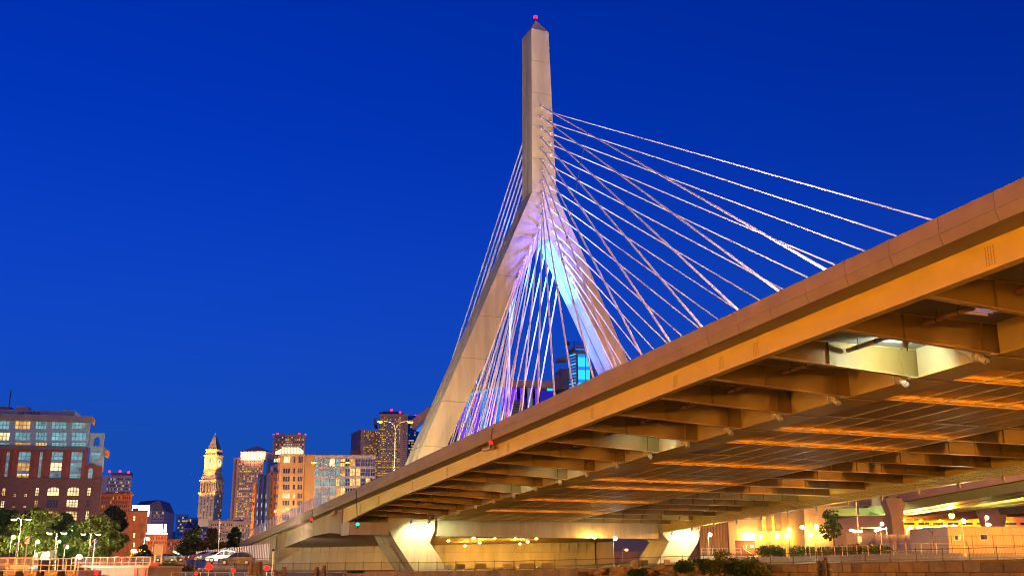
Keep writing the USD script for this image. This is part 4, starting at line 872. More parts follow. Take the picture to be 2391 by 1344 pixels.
# ---------------------------------------------------------------- plants
LEAF = {k: leaf_mat('leaf_' + k, tuple(1.5 * x for x in c)) for k, c in (('olive', (0.135, 0.149, 0.034)), ('green', (0.068, 0.128, 0.027)), ('dark', (0.042, 0.075, 0.027)), ('lime', (0.162, 0.203, 0.041)), ('dry', (0.135, 0.101, 0.034)))}
BARK = mat('bark', (.10, .075, .05), .95, var=.3, scale=3.0, bump=.5, bscale=12)
def leaves(blobs, n, size, r):
    m = MB(); B = np.array(blobs); vol = B[:, 3] * B[:, 4] * B[:, 5]; idx = r.choice(len(B), n, p=vol / vol.sum())
    d = r.normal(size=(n, 3)); d /= np.linalg.norm(d, axis=1)[:, None]; rad = r.uniform(.35, 1.0, n) ** .6
    c = B[idx, :3] + d * rad[:, None] * B[idx, 3:6]
    keep = meshkit.noise(c * .9 + 5) > .30; c = c[keep]; d = d[keep]; n = len(c)
    a = r.normal(size=(n, 3)) + d * .3; a /= np.linalg.norm(a, axis=1)[:, None]; b = np.cross(a, r.normal(size=(n, 3))); b /= np.linalg.norm(b, axis=1)[:, None]
    s = size * r.uniform(.55, 1.3, n)[:, None]
    v = np.stack([c - a * s, c + b * s * .55, c + a * s, c - b * s * .55], 1).reshape(-1, 3); f = np.arange(4 * n).reshape(n, 4)
    return m.add(v, f)
def tree(u, v_top, D, w, label, leaf, seed, group='trees on the left bank', base=None, n=2600, trunk=.22, size=.3, cat='tree', name='tree', low=.28):
    """A crown w metres wide whose top is at v_top."""
    r = np.random.default_rng(seed); top = P(u, v_top, D); b = np.array([top[0], top[1], ground_z(top[0]) if base is None else base]); h = top[2] - b[2]
    t = thing(name, label, cat, b, group); zc = b[2] + h * low
    blobs = []
    for i in range(34):
        f = r.uniform(0, 1); z = zc + (top[2] - zc) * (.12 + .8 * f); rr = w / 2 * (1 - .75 * f ** 1.6) ; an = r.uniform(0, 6.28); o = r.uniform(.15, .86) * rr; s = r.uniform(.085, .17) * w
        blobs.append((b[0] + math.cos(an) * o, b[1] + math.sin(an) * o, min(z, top[2] - s * .6), s, s, s * .72))
    tr = MB(); mid = b + UP * h * .45; tr.tube(b, mid, trunk, 9, r2=trunk * .6); tr.tube(mid, b + UP * h * .8, trunk * .6, 7, r2=trunk * .2)
    for bl in blobs[:9]: s0 = b + UP * h * r.uniform(.25, .55); e = np.array(bl[:3]); k = (s0 + e) / 2 + UP * .3; tr.tube(s0, k, trunk * .34, 5, r2=trunk * .22); tr.tube(k, e, trunk * .22, 5, r2=trunk * .08)
    tr.build('trunk', BARK, t); leaves(blobs, n, size, r).build('crown', LEAF[leaf], t); return t
def shrub(u, v_top, v_base, D, w, label, leaf, seed, group='shrubs', n=900, size=.16, name='shrub', base=None):
    r = np.random.default_rng(seed); top = P(u, v_top, D); b = P(u, v_base, D); h = top[2] - b[2]; t = thing(name, label, 'shrub', b, group); blobs = []
    for i in range(9):
        an = r.uniform(0, 6.28); o = r.uniform(0, .7) * w / 2; s = r.uniform(.2, .34) * w; sz = min(s, h * .4)
        blobs.append((b[0] + RGT[0] * math.cos(an) * o + FWD[0] * math.sin(an) * o * .5, b[1] + RGT[1] * math.cos(an) * o + FWD[1] * math.sin(an) * o * .5, b[2] + sz * .6 + r.uniform(0, 1) * max(h - 1.5 * sz, .05), s, s * .8, sz))
    tr = MB()
    for bl in blobs[:6]: tr.tube(b, np.array(bl[:3]) , .03, 5, r2=.012)
    tr.build('stems', BARK, t); leaves(blobs, n, size, r).build('foliage', LEAF[leaf], t)
for i, (u, vt, vb, D, w, lf, lab) in enumerate(((1600, 1300, 1334, 121, 3.2, 'green', 'small dark bush on the riprap, leftmost of the row'), (1640, 1302, 1338, 119, 3.0, 'green', 'low bush on the bank between the small and the tall one'), (1679, 1281, 1340, 117, 4.2, 'olive', 'tallest bush growing out of the bank before the brown shed'), (1722, 1300, 1342, 116, 3.4, 'green', 'bush on the bank right of the tallest one'), (1752, 1294, 1344, 115, 4.0, 'green', 'wide green bush at the right end of the bank'), (1776, 1312, 1346, 114, 2.6, 'olive', 'low bush that meets the granite sea wall'), (1490, 1326, 1346, 122, 2.2, 'green', 'small plant among the boulders'))):
    shrub(u, vt, vb, D, w, lab, lf, 40 + i, 'bushes on the riprap bank', 1500, .15, 'bank_bush')
for i, (u, vt, vb, D, w, lf, lab) in enumerate(((1790, 1270, 1297, 158, 3.6, 'olive', 'shrub left of the yellow bollard by the plant building'), (1815, 1276, 1298, 156, 3.2, 'green', 'round green shrub behind the lamp at the louvers'), (1858, 1272, 1300, 154, 4.2, 'lime', 'bright shrub below the green louvers'), (1890, 1268, 1300, 153, 4.2, 'lime', 'bright tall shrub below the slatted vents'), (1925, 1272, 1299, 151, 4.2, 'olive', 'shrub at the foot of the small tree, left'), (1960, 1270, 1297, 150, 4.4, 'olive', 'shrub at the foot of the small tree, right'), (2000, 1268, 1294, 148, 3.6, 'olive', 'shrub around the tall slim pole'), (2040, 1268, 1291, 146, 4.4, 'lime', 'round leafy shrub right of the tall slim pole'), (2062, 1272, 1290, 145, 2.6, 'green', 'rightmost small shrub beside the yard fence'))):
    shrub(u, vt, vb, D, w, lab, lf, 60 + i, 'shrubs before the plant buildings', 1300, .16, 'yard_shrub')
tree(1942, 1190, 158, 5.6, 'small airy tree before the pinkish warehouse', 'green', 90, None, n=1500, trunk=.1, size=.22, low=.3)
b = P(2182, 1290, 138); t = thing('bare_tree', 'thin young tree in the yard left of the pinkish building', 'tree', b); m = MB(); m.tube(b - UP * .5, b + UP * 2.6, .06, 6)
for k in range(9): a = k * .7; m.tube(b + UP * (2.2 + .05 * k), b + UP * (3.4 + .1 * (k % 3)) + np.array([math.cos(a), math.sin(a), 0]) * 1.1, .02, 4)
m.build('trunk', BARK, t)
# timber mooring piles
TIMB = mat('wet_timber', (.11, .07, .045), .8, var=.4, scale=2.0, streak=True, bump=.4, bscale=14)
def dolphin(u, v, D, n, spread, label, lean=.12):
    q = P(u, v, D); t = thing('mooring_piles', label, 'mooring piles', q * [1, 1, 0], 'timber mooring piles'); r = np.random.default_rng(int(u))
    for k in range(n):
        a = k * 6.283 / n + .4; top = q + (np.array([math.cos(a), math.sin(a), 0]) * spread * (1 - lean) if n > 1 else 0) + UP * (r.uniform(-.55, -.1) if k else 0.0); foot = q * [1, 1, 0] + np.array([math.cos(a), math.sin(a), 0]) * spread * 1.6 - UP * .6
        MB().tube(foot, top, .19, 9, r2=.17).build('pile', TIMB, t)
    m = MB(); m.tube(q - UP * 1.05, q - UP * .98, spread + .28, 16); m.build('lashing', DARKMETAL, t)
dolphin(1922, 1300, 96, 5, .42, 'cluster of leaning timber mooring piles before the granite sea wall')
dolphin(748, 1319, 105, 4, .5, 'pale-capped timber piles before the railing left of the near pier')
dolphin(655, 1322, 88, 3, .4, 'short timber piles beside the red light on a pole')
dolphin(598, 1310, 84, 3, .42, 'tall dark timber piles right of the parked dark car')

for i, (x, y, lab) in enumerate(((66, 6, 'nearest'), (70, 34, 'second'), (80, 48, 'third, farthest along the road'), (24, 90, 'on the promenade under the deck, left one'), (34, 84, 'on the promenade under the deck, right one'))):
    if i < 3: street_lamp((x, y, ground_z(x)), 7.5, [(-1.4, 0)], C_SOD, 30000 if i < 2 else 8000, 'added sodium lamp on the right bank outside the frame, ' + lab, 'added lamps of the right bank', .1)  # unseen lamps added to light the deck underside from below
# ---------------------------------------------------------------- the city
BLUEW = lit_window('blue_window', (.45, .75, 1.0), .16, .6)
PURPLE = emit('purple_lit_wall', (.16, .03, .95), .24)  # emission here and below stands in for coloured light falling on the arena walls
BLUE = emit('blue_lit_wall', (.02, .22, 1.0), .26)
CYAN = emit('cyan_lit_glass', (.03, .62, 1.0), .30)
TEALG = lit_window('teal_lit_glass', (.30, .74, .80), .12, .35)  # glow stands for sky reflected in tinted glass as well as lit rooms
TEALD = glass('teal_glass_dim', (.05, .10, .13), .1, metal=.6)
COOLG = glass('curtain_glass', (.12, .19, .26), .08, metal=.7)
BRICKD = mat('dark_brick', (.13, .065, .055), .9, var=.2, scale=1.5, bump=.2, bscale=20)
BRICKR = mat('red_pilaster_brick', (.20, .06, .045), .9, var=.2, scale=1.5, bump=.2, bscale=20)
TEALP = mat('teal_panel', (.22, .34, .40), .6, var=.08, scale=.3)
ORBR = mat('orange_brick', (.34, .13, .06), .9, var=.2, scale=.8)
STONEW = mat('pale_stone', (.50, .44, .35), .85, var=.1, scale=.15)
GREYST = mat('grey_stone', (.30, .27, .25), .85, var=.1, scale=.2)
BROWNT = mat('brown_granite', (.20, .125, .10), .7, var=.08, scale=.1)
TANP = mat('tan_panel', (.40, .26, .13), .85, var=.08, scale=.15)
SLATE = mat('slate_roof', (.10, .11, .13), .6)
LITS = [lit_window('lit_room_a', (1.0, .62, .18), .34, .5), lit_window('lit_room_b', (1.0, .74, .32), .44, .5), lit_window('lit_room_c', (1.0, .50, .08), .22, .5)]
LITF = [emit('far_lit_a', (1.0, .55, .12), .15), emit('far_lit_b', (1.0, .66, .26), .17), emit('far_lit_c', (1.0, .42, .08), .08)]
HALO = emit('crown_light', (1.0, .84, .48), .34)

def win(t, F, u0, v0, u1, v1, m_pane, cols=2, rows=1, o=-.18, frame=DARKMETAL, name='window'):
    """One recessed window: its pane, with mullions as a sub-part."""
    a0, z0 = F.az(u0, v1); a1, z1 = F.az(u1, v0); m = MB(); F.box(m, a0, a1, z0, z1, o - .1, o); w = m.build(name, m_pane, t)
    m = MB(); b = .055
    for i in range(cols + 1): x = a0 + (a1 - a0) * i / cols; F.box(m, x - b, x + b, z0, z1, o, o + .09)
    for i in range(rows + 1): z = z0 + (z1 - z0) * i / rows; F.box(m, a0 + b, a1 - b, z - b, z + b, o, o + .085)
    m.build('mullion', frame, w); return w
def wall_with_openings(t, F, u0, v0, u1, v1, opens, mt, depth=.45, name='wall'):
    """A facade slab with real openings at the pixel rectangles (u0, v0, u1, v1)."""
    from shapely.geometry import box as sbox
    from shapely.ops import unary_union
    a0, z0 = F.az(u0, v1); a1, z1 = F.az(u1, v0); S = sbox(a0, z0, a1, z1); H = []
    for o in opens:
        b0, y0 = F.az(o[0], o[3]); b1, y1 = F.az(o[2], o[1]); h = sbox(b0, y0, b1, y1)
        if len(o) > 4:
            from shapely.geometry import Point
            from shapely import affinity
            h = h.union(affinity.scale(Point((b0 + b1) / 2, y1).buffer(1, 8), (b1 - b0) / 2, (b1 - b0) * o[4]))
        H.append(h)
    S = S.difference(unary_union(H)) if H else S; m = MB()
    for g in getattr(S, 'geoms', [S]): m.mesh(trimesh.creation.extrude_polygon(g, depth, engine='earcut'), np.array([[F.e[0], 0, F.n[0], F.o[0] - F.n[0] * depth], [F.e[1], 0, F.n[1], F.o[1] - F.n[1] * depth], [0, 1, 0, 0]]) if False else np.vstack([np.c_[F.e, UP, F.n, F.o - F.n * depth], [0, 0, 0, 1]]))
    return m.build(name, mt, t)
def taper(F, m, a0, a1, z0, z1, depth, o=0):
    """A building's mass whose right-hand side runs straight back along the line of sight (those sides are party walls, never seen)."""
    c = F.pt(a1, 0, o) - EYE; c[2] = 0; k = depth / -(c @ F.n); ab = float((c * (1 + k)) @ F.e - (F.o - EYE) @ F.e); ab = min(ab, a1) - .05
    b0 = a0 + (ab - a1) if False else a0
    g = F.pt; m.hexa([g(a0, z0, o), g(a1, z0, o), g(max(ab, a0 + .2), z0, -depth), g(b0, z0, -depth), g(a0, z1, o), g(a1, z1, o), g(max(ab, a0 + .2), z1, -depth), g(b0, z1, -depth)])
def body(t, F, u0, v0, u1, depth, mt, o=-.46, z0=3.2, name='body'):
    a0, _ = F.az(u0, v0); a1, z1 = F.az(u1, v0); z1 = F.az(u0, v0)[1]; m = MB(); taper(F, m, a0, a1, z0, z1, depth, o); return m.build(name, mt, t)
def slab(t, F, u0, v0, u1, v1, o0, o1, mt, name): m = MB(); F.pbox(m, u0, v0, u1, v1, o0, o1); return m.build(name, mt, t)

# big brick warehouse at the left, glass storeys on top
F = Face(110, 232, 13)
t = thing('brick_warehouse', 'large dark brick warehouse with teal glass upper storeys and roof penthouse at far left', 'building', F.pt(0, 3.3, -10))
X = lambda q: q / 3.028; Y = lambda q: 900 + q / 3.028
top_w = [(X(a), Y(b), X(c), Y(d)) for (b, d) in ((250, 305), (330, 385), (403, 426)) for (a, c) in ((-150, -40), (-30, 70), (103, 218), (248, 333), (362, 474), (503, 613))]
wall_with_openings(t, F, -90, Y(236), X(643), Y(434), top_w, TEALP)
body(t, F, -90, Y(240), X(640), 26, TEALP)
for i, w in enumerate(top_w): win(t, F, *w, LITS[i % 3] if i in (2, 7, 14, 15) else TEALG, 4, 2, frame=TEALP)
slab(t, F, -90, Y(220), X(660), Y(236), -1, 1.1, mat('roof_eave', (.2, .17, .18), .6), 'eave')
slab(t, F, X(650), Y(228), X(661), Y(270), -3, .6, mat('warm_eave_end', (.4, .22, .08), .7), 'eave_end')
slab(t, F, -90, Y(164), X(425), Y(222), -14, -3, TEALP, 'penthouse'); slab(t, F, X(425), Y(160), X(515), Y(222), -14, -2.4, TEALP, 'penthouse')
slab(t, F, X(75), Y(122), X(165), Y(164), -9, -5, mat('plant_box', (.3, .31, .33), .6), 'rooftop_unit'); slab(t, F, -20, Y(130), X(48), Y(164), -9, -4, SLATE, 'rooftop_unit')
slab(t, F, X(448), Y(147), X(473), Y(160), -6, -4, DARKMETAL, 'chimney')
for k in range(6): slab(t, F, X(105 + 27 * k), Y(170), X(128 + 27 * k), Y(208), -3, -2.9, mat('louver_panel', (.09, .13, .13), .5), 'louver')
m = MB(); p = F.pt(*F.az(X(20), Y(130)), -6); m.tube(p, p + UP * 4, .12, 6); m.build('mast', DARKMETAL, t)
mid_w = [(X(a), Y(b), X(c), Y(d)) for (b, d) in ((468, 522), (545, 600), (620, 656)) for (a, c) in ((-150, -45), (-28, -8) if False else (-38, 2), (27, 72), (113, 220), (263, 305), (347, 447), (488, 586))]
wall_with_openings(t, F, -90, Y(434), X(624), Y(660), [(a, Y(468), c, Y(656)) for a, c in sorted({(w[0], w[2]) for w in mid_w})], BRICKR)
for i, w in enumerate(mid_w):
    lit = i in (8, 10, 12, 17)
    win(t, F, *w, LITS[(i + 1) % 3] if lit else TEALG, 3, 2, o=-.2, frame=TEALP)
for a, c in sorted({(w[0], w[2]) for w in mid_w}):
    for (b, d) in ((522, 545), (600, 620)): slab(t, F, a, Y(b), c, Y(d), -.4, -.15, TEALP, 'spandrel')
for q in (88, 240, 322, 465, 12): slab(t, F, X(q - 10), Y(440), X(q + 10), Y(660), 0, .25, BRICKR, 'pilaster')
slab(t, F, -90, Y(431), X(618), Y(437), -.2, .5, SLATE, 'cornice'); slab(t, F, -90, Y(656), X(730), Y(662), -.2, .4, BRICKD, 'cornice')
body(t, F, -90, Y(434), X(615), 26, BRICKD)
low = [(X(10), Y(735), X(40), Y(777), .55), (X(245), Y(733), X(277), Y(777), .5), (X(330), Y(738), X(420), Y(777), .25), (X(472), Y(738), X(562), Y(777), .25), (X(612), Y(732), X(643), Y(777), .5), (X(92), Y(770), X(115), Y(785), .35), (X(168), Y(770), X(192), Y(785), .35),
       (X(0), Y(810), X(32), Y(860)), (X(238), Y(808), X(270), Y(858)), (X(325), Y(806), X(412), Y(858)), (X(465), Y(805), X(552), Y(857)), (X(607), Y(805), X(636), Y(857)), (X(84), Y(846), X(105), Y(860)), (X(162), Y(847), X(185), Y(862)),
       (X(330), Y(886), X(410), Y(950)), (X(460), Y(886), X(547), Y(950)), (X(600), Y(884), X(630), Y(948)), (X(235), Y(890), X(265), Y(950)), (X(0), Y(890), X(30), Y(950)), (X(485), Y(982), X(540), Y(1036)), (X(330), Y(985), X(405), Y(1036)), (X(597), Y(982), X(624), Y(1000)), (X(100), Y(985), X(180), Y(1036)), (X(-80), Y(735), X(-40), Y(777), .4), (X(-80), Y(810), X(-40), Y(858))]
wall_with_openings(t, F, -90, Y(660), X(724), 1262, low, BRICKD)
body(t, F, -90, Y(664), X(722), 26, BRICKD, -.47)
for i, w in enumerate(low):
    q = (w[0], w[1] - ((w[2] - w[0]) * w[4] if len(w) > 4 else 0), w[2], w[3]); win(t, F, *q, DARKWIN if i in (9, 11, 24) else LITS[1] if i in (2, 3, 1, 19, 21) else LITS[i % 3], 2 if w[2] - w[0] < 14 else 4, 2 if w[3] - w[1] < 14 else 3, o=-.3)
slab(t, F, X(620), Y(430), X(732), Y(600), -3, -.6, TEALP, 'stair_tower')
win(t, F, X(638), Y(470), X(710), Y(523), TEALG, 3, 2, o=-.5, frame=TEALP)
wall_with_openings(t, F, X(626), Y(334), X(738), Y(432), [(X(660), Y(380), X(706), Y(425), .5)], TEALP, 1.0, 'roof_arch')
slab(t, F, X(730), Y(445), X(750), Y(490), -6, -.8, mat('warm_eave_end', (.4, .22, .08)), 'balcony')
wall_with_openings(t, F, X(598), Y(570), X(724), Y(664), [(X(618), Y(598), X(658), Y(656), .5)], BRICKR, .5, 'gabled_bay')
m = MB(); a0, z0 = F.az(X(598), Y(570)); a1, _ = F.az(X(690), Y(570)); am, zm = F.az(X(643), Y(546)); m.add([F.pt(a0, z0, .0), F.pt(a1, z0, .0), F.pt(am, zm, .0), F.pt(a0, z0, -2), F.pt(a1, z0, -2), F.pt(am, zm, -2)], [[0, 1, 2], [5, 4, 3], [0, 3, 4], [0, 4, 1], [1, 4, 5], [1, 5, 2], [2, 5, 3], [2, 3, 0]]); m.build('gable', BRICKR, t)
win(t, F, X(618), Y(580), X(658), Y(656), TEALG, 2, 3, o=-.3, frame=TEALP)

def grid(t, F, u0, v0, u1, v1, cols, rows, fw, fh, lit, seed, dark=DARKWIN, lits=LITF, out=.06, rowlit=None, colw=None):
    """A field of small windows: the dark ones joined, the lit ones joined by tone."""
    r = np.random.default_rng(seed); a0, z0 = F.az(u0, v1); a1, z1 = F.az(u1, v0); ms = [MB() for _ in range(len(lits) + 1)]
    for j in range(rows):
        pl = lit if rowlit is None or j not in rowlit else rowlit[j]; run = r.random() * .4
        for i in range(cols):
            x = a0 + (a1 - a0) * (i + .5) / cols; z = z1 - (z1 - z0) * (j + .5) / rows; w = (a1 - a0) / cols * fw / 2; h = (z1 - z0) / rows * fh / 2
            k = 1 + int(r.integers(len(lits))) if r.random() < pl * (.6 + run * 2) else 0
            F.box(ms[k], x - w, x + w, z - h, z + h, -.05, out)
    for k, m in enumerate(ms):
        if m.v: m.build('window_field', dark if k == 0 else lits[k - 1], t, kind='stuff')
def block(name, label, u0, u1, v, D, yaw, depth, mt, cols, rows, v1=1290, fw=.55, fh=.5, lit=.35, seed=1, side=None, group=None, cornice=True, z0=3.2, **kw):
    F = Face((u0 + u1) / 2, D, yaw); a0, z1 = F.az(u0, v); a1, _ = F.az(u1, v); t = thing(name, label, 'building', F.pt((a0 + a1) / 2, z0, -depth / 2), group)
    m = MB(); taper(F, m, a0, a1, z0, z1, depth); m.build('wall', mt, t)
    if cornice: m = MB(); taper(F, m, a0 - .3, a1 + .1, z1, z1 + .8, depth, .35); m.build('cornice', mt, t)
    gv = v + (v1 - v) * .02; grid(t, F, u0 + (u1 - u0) * .03, gv, u1 - (u1 - u0) * .03, v1, cols, rows, fw, fh, lit, seed, **kw)
    return t, F
def red_dots(t, F, pts, r=.9, o=-2):
    for (u, v) in pts: m = MB(); m.sphere(F.pt(*F.az(u, v), o), r, 1); m.build('beacon_lamp', emit('roof_beacon', (1, .02, .07), .8), t)

t, F = block('pale_office_tower', 'pale concrete office tower with three red roof lights behind the brick warehouse', 241, 308, 1112, 760, 0, 30, GREYST, 16, 11, 1200, .6, .55, .30, 11)
slab(t, F, 252, 1101, 298, 1112, -12, -6, GREYST, 'penthouse'); red_dots(t, F, ((253, 1099.5), (278, 1099), (298, 1101.5)))
t, F = block('corniced_building', 'orange brick building with a heavy cornice right of the brick warehouse', 228, 308, 1156, 335, -6, 22, ORBR, 15, 4, 1196, .4, .55, .22, 12)
slab(t, F, 226, 1151, 307, 1157, -1.5, 1.0, ORBR, 'heavy_cornice')
# five-storey orange brick house, its windows one by one
F = Face(314, 288, 4); t = thing('brick_house', 'five-storey orange brick house with paired sash windows left of the billboard', 'building', F.pt(0, 3.3, -8))
ops = []
for j, v in enumerate((1203, 1221, 1243, 1265, 1283)):
    for (a, b) in ((288, 292), (295, 299.5), (310, 316.5), (328, 334.5)): ops.append((a + j * -.25, v, b + j * -.25, v + 11.5))
wall_with_openings(t, F, 234, 1193.5, 344, 1300, ops, ORBR, .4); body(t, F, 234, 1195, 343.5, 16, ORBR, -.41)
for i, w in enumerate(ops): win(t, F, *w, LITS[1] if i in (0, 2, 4, 14, 10) else glass('sash_glass', (.25, .16, .12), .2), 1, 2, o=-.2)
slab(t, F, 233, 1191.5, 345, 1194, -.3, .6, SLATE, 'cornice'); slab(t, F, 300, 1184, 309, 1192, -6, -4, ORBR, 'chimney')
# modern gabled office with the billboard
F = Face(345, 470, 6); t = thing('gabled_office', 'grey gabled office block with a bright white screen on its side', 'building', F.pt(0, 3.3, -10))
a0, z0 = F.az(307, 1192); a1, _ = F.az(384, 1192); zt_ = F.az(370, 1166)[1]; am = F.az(371, 1180)[0]; a2 = F.az(352, 1190)[0]
m = MB(); F.box(m, a0, a1, 3.2, z0, -22, 0); m.build('wall', GREYST, t)
m = MB(); m.add([F.pt(a2, z0, .02), F.pt(a1, z0, .02), F.pt(am, zt_, .02), F.pt(a2, z0, -22), F.pt(a1, z0, -22), F.pt(am, zt_, -22), F.pt(a0, z0, 0), F.pt(a0, z0, -22), F.pt(a0 + 1, zt_, -11)], [[0, 1, 2], [5, 4, 3], [1, 4, 5], [1, 5, 2], [2, 5, 8], [2, 8, 6], [2, 6, 0], [5, 7, 8], [6, 8, 7]]); m.build('roof', SLATE, t)
grid(t, F, 352, 1193, 383, 1222, 6, 4, .6, .55, .22, 21); slab(t, F, 307, 1179, 350, 1204, 0, .3, emit('white_screen', (1.0, .95, .9), .55), 'screen'); slab(t, F, 318, 1184, 340, 1187, .3, .34, emit('pink_screen_line', (1, .62, .5), .35), 'screen_text_line')
F = Face(366, 345, 4); t = thing('billboard', 'glaring white billboard on the roof of the low orange building', 'billboard', F.pt(0, 20)); slab(t, F, 343, 1222, 380, 1243, -.4, 0, emit('billboard_light', (1, .98, .92), .9), 'panel'); slab(t, F, 382, 1223, 389, 1241, -.4, 0, emit('billboard_light', (1, .98, .92), .9), 'panel'); slab(t, F, 340, 1243, 391, 1245.5, -.6, .2, emit('billboard_strip', (.8, .85, 1), .9), 'lamp_strip')
for u in (350, 366, 380): slab(t, F, u, 1244, u + 1, 1250, -.5, -.2, DARKMETAL, 'post')
block('low_brick_row', 'low orange brick row under the glaring billboard', 343, 391, 1248, 350, 4, 12, ORBR, 12, 2, 1272, .35, .6, .05, 31)
block('low_brick_row', 'low brick row at the end of the street left of the dark trees', 388, 440, 1263, 420, 0, 12, ORBR, 14, 2, 1284, .45, .5, .45, 32)
block('stone_bank', 'pale stone office with curved lit top floors left of the clock tower', 412, 440, 1203, 620, 0, 18, STONEW, 5, 6, 1250, .7, .4, .35, 33)
t, F = block('gothic_house', 'dark house with steep pointed roofs before the pale stone office', 428, 462, 1231, 520, 0, 14, GREYST, 6, 3, 1262, .4, .5, .1, 34, cornice=False)
for (ua, ub, vt) in ((428, 444, 1212), (444, 460, 1217)): m = MB(); a0, z0 = F.az(ua, 1231); a1, _ = F.az(ub, 1231); am, zm = F.az((ua + ub) / 2, vt); m.add([F.pt(a0, z0, 0), F.pt(a1, z0, 0), F.pt(a1, z0, -8), F.pt(a0, z0, -8), F.pt(am, zm, -4)], [[0, 1, 4], [1, 2, 4], [2, 3, 4], [3, 0, 4]]); m.build('steep_roof', SLATE, t)
block('lit_office', 'small office with a bright orange row of windows beside the clock tower', 430, 463, 1210, 700, 0, 14, STONEW, 8, 1, 1222, .75, .8, .9, 35)
t, F = block('stone_office', 'long grey stone office with an arched sign of lights behind the dark trees', 487, 545, 1219, 430, 0, 18, GREYST, 11, 6, 1270, .5, .45, .38, 36); slab(t, F, 520, 1209, 552, 1219, -12, -5, mat('roof_plant', (.35, .36, .38), .6), 'penthouse')
block('stone_office', 'shorter stone office with a green copper roof edge at the tan apartments', 545, 584, 1221, 428, 2, 18, GREYST, 8, 5, 1270, .45, .45, .18, 37)
block('low_city_block', 'dim low block on the skyline between warehouse and street trees', 395, 430, 1243, 640, 0, 14, GREYST, 8, 3, 1264, .5, .5, .4, 38)
block('far_office', 'plain far office low on the skyline left of the clock tower', 463, 492, 1232, 560, 0, 14, GREYST, 6, 4, 1262, .5, .5, .3, 39)

# clock tower: stepped stone shaft, belfry with columns, clock faces, pyramid roof
D = 1150; F = Face(467, D, -14); t = thing('clock_tower', 'floodlit stone clock tower with a pointed pyramid roof', 'clock tower', F.pt(0, 3.3, -12))
c0 = F.pt(0, 0, -11.5); hs = lambda hpx: hpx * D / 2500
def ring_box(hw, v0, v1, mt, name, hw2=None):
    z0, z1 = (F.az(492, v0)[1], F.az(492, v1)[1]); hw2 = hw if hw2 is None else hw2
    def q(h, z): return [c0 + F.e * a + F.n * b + UP * z for a, b in ((-h, h), (h, h), (h, -h), (-h, -h))]
    return MB().hexa(q(hw, z0) + q(hw2, z1)).build(name, mt, t)
SF = mat('floodlit_stone', (.55, .43, .24), .85, var=.12, scale=.2)
ring_box(9.2, 1285, 1151, SF, 'shaft'); ring_box(10.0, 1151, 1148, SF, 'cornice'); ring_box(8.0, 1148, 1122, SF, 'colonnade_core'); ring_box(9.9, 1122, 1118, SF, 'cornice'); ring_box(8.8, 1118, 1104, SF, 'attic', 7.3); ring_box(6.9, 1104, 1063, SF, 'clock_stage'); ring_box(7.6, 1063, 1059.5, SF, 'cornice'); ring_box(6.3, 1059.5, 1049, SF, 'upper_stage'); ring_box(6.8, 1049, 1046.5, SF, 'cornice'); ring_box(5.5, 1046.5, 1015, SF, 'pyramid_roof', 1.1); ring_box(.9, 1015, 1006, SF, 'finial', .15)
for face in range(2):
    e, n_ = (F.e, F.n) if face == 0 else (F.n, -F.e) if False else (-F.n, F.e)
    for k in range(6): p = c0 + n_ * 8.75 + e * (-7.9 + 15.8 * k / 5); za, zb_ = F.az(492, 1148)[1], F.az(492, 1123)[1]; MB().tube(p + UP * za, p + UP * zb_, .75, 8).build('column', SF, t)
    zc = F.az(492, 1078)[1]; p = c0 + n_ * 6.9 + UP * zc; m = MB(); m.tube(p, p + n_ * .35, 4.4, 24); cf = m.build('clock_face', emit('clock_face_light', (1.0, .78, .40), .26), t)
    m = MB(); m.tube(p + n_ * .5, p + n_ * .5 + UP * 3.6 + e * .6, .28, 5); m.tube(p + n_ * .5, p + n_ * .5 + UP * 2.6 - e * .4, .36, 5); m.build('hands', DARKMETAL, cf)
    for k in range(12): a = k * .5236; m = MB(); m.tube(p + n_ * .4 + (UP * math.cos(a) + e * math.sin(a)) * 3.6, p + n_ * .4 + (UP * math.cos(a) + e * math.sin(a)) * 4.2, .22, 4); m.build('hour_mark', DARKMETAL, cf)
    for row in range(9):
        for col in range(4):
            z = F.az(492, 1157 + row * 6.6)[1]; q = c0 + n_ * 9.23 + e * (-5.7 + 3.8 * col); m = MB(); s = e * .95; m.hexa([q - s, q + s, q + s - n_ * .3, q - s - n_ * .3, q - s + UP * 2.0, q + s + UP * 2.0, q + s - n_ * .3 + UP * 2.0, q - s - n_ * .3 + UP * 2.0]) if False else m.tube(q + UP * z, q + UP * (z + 1.8), .6, 4); m.build('window', LITF[0] if (row * 5 + col * 3 + face) % 7 == 0 else glass('shaft_glass', (.14, .13, .11), .2), t)
for k, (dx, v, I) in enumerate(((-9, 1148, 5), (9, 1148, 5), (-9, 1118, 5), (9, 1118, 5), (0, 1104, 5), (-6, 1059, 3), (6, 1059, 3), (0, 1048, 3))):
    p = c0 + F.e * dx * 1.25 + F.n * (16.5 if v > 1110 else 13.5) + UP * (F.az(492, v)[1] - 3); tg = c0 + F.e * dx * .5 + F.n * 8 + UP * (F.az(492, v)[1] + 18)
    flood(p, tg, (1, .50, .12), 170 * I / 5, 'floodlight on a ledge of the clock tower, %s from below' % ['first', 'second', 'third', 'fourth', 'fifth', 'sixth', 'seventh', 'eighth'][k], 75, 'clock tower floodlights', .5, 2.0)
flood(c0 + F.n * 70 + UP * 25 - F.e * 12, c0 + UP * 110, (1, .60, .25), 2600, 'street floodlight at the foot of the clock tower', 40, 'clock tower floodlights', .5, 2.0)

for k, dx in enumerate((-14, 15)): flood(c0 + F.e * dx + F.n * 20 + UP * (F.az(492, 1104)[1]), c0 + UP * F.az(492, 1036)[1], (1, .55, .12), 2200, 'floodlight on the clock tower shoulder aimed at its roof, %s' % ['left', 'right'][k], 40, 'clock tower floodlights', .4, 2.0)
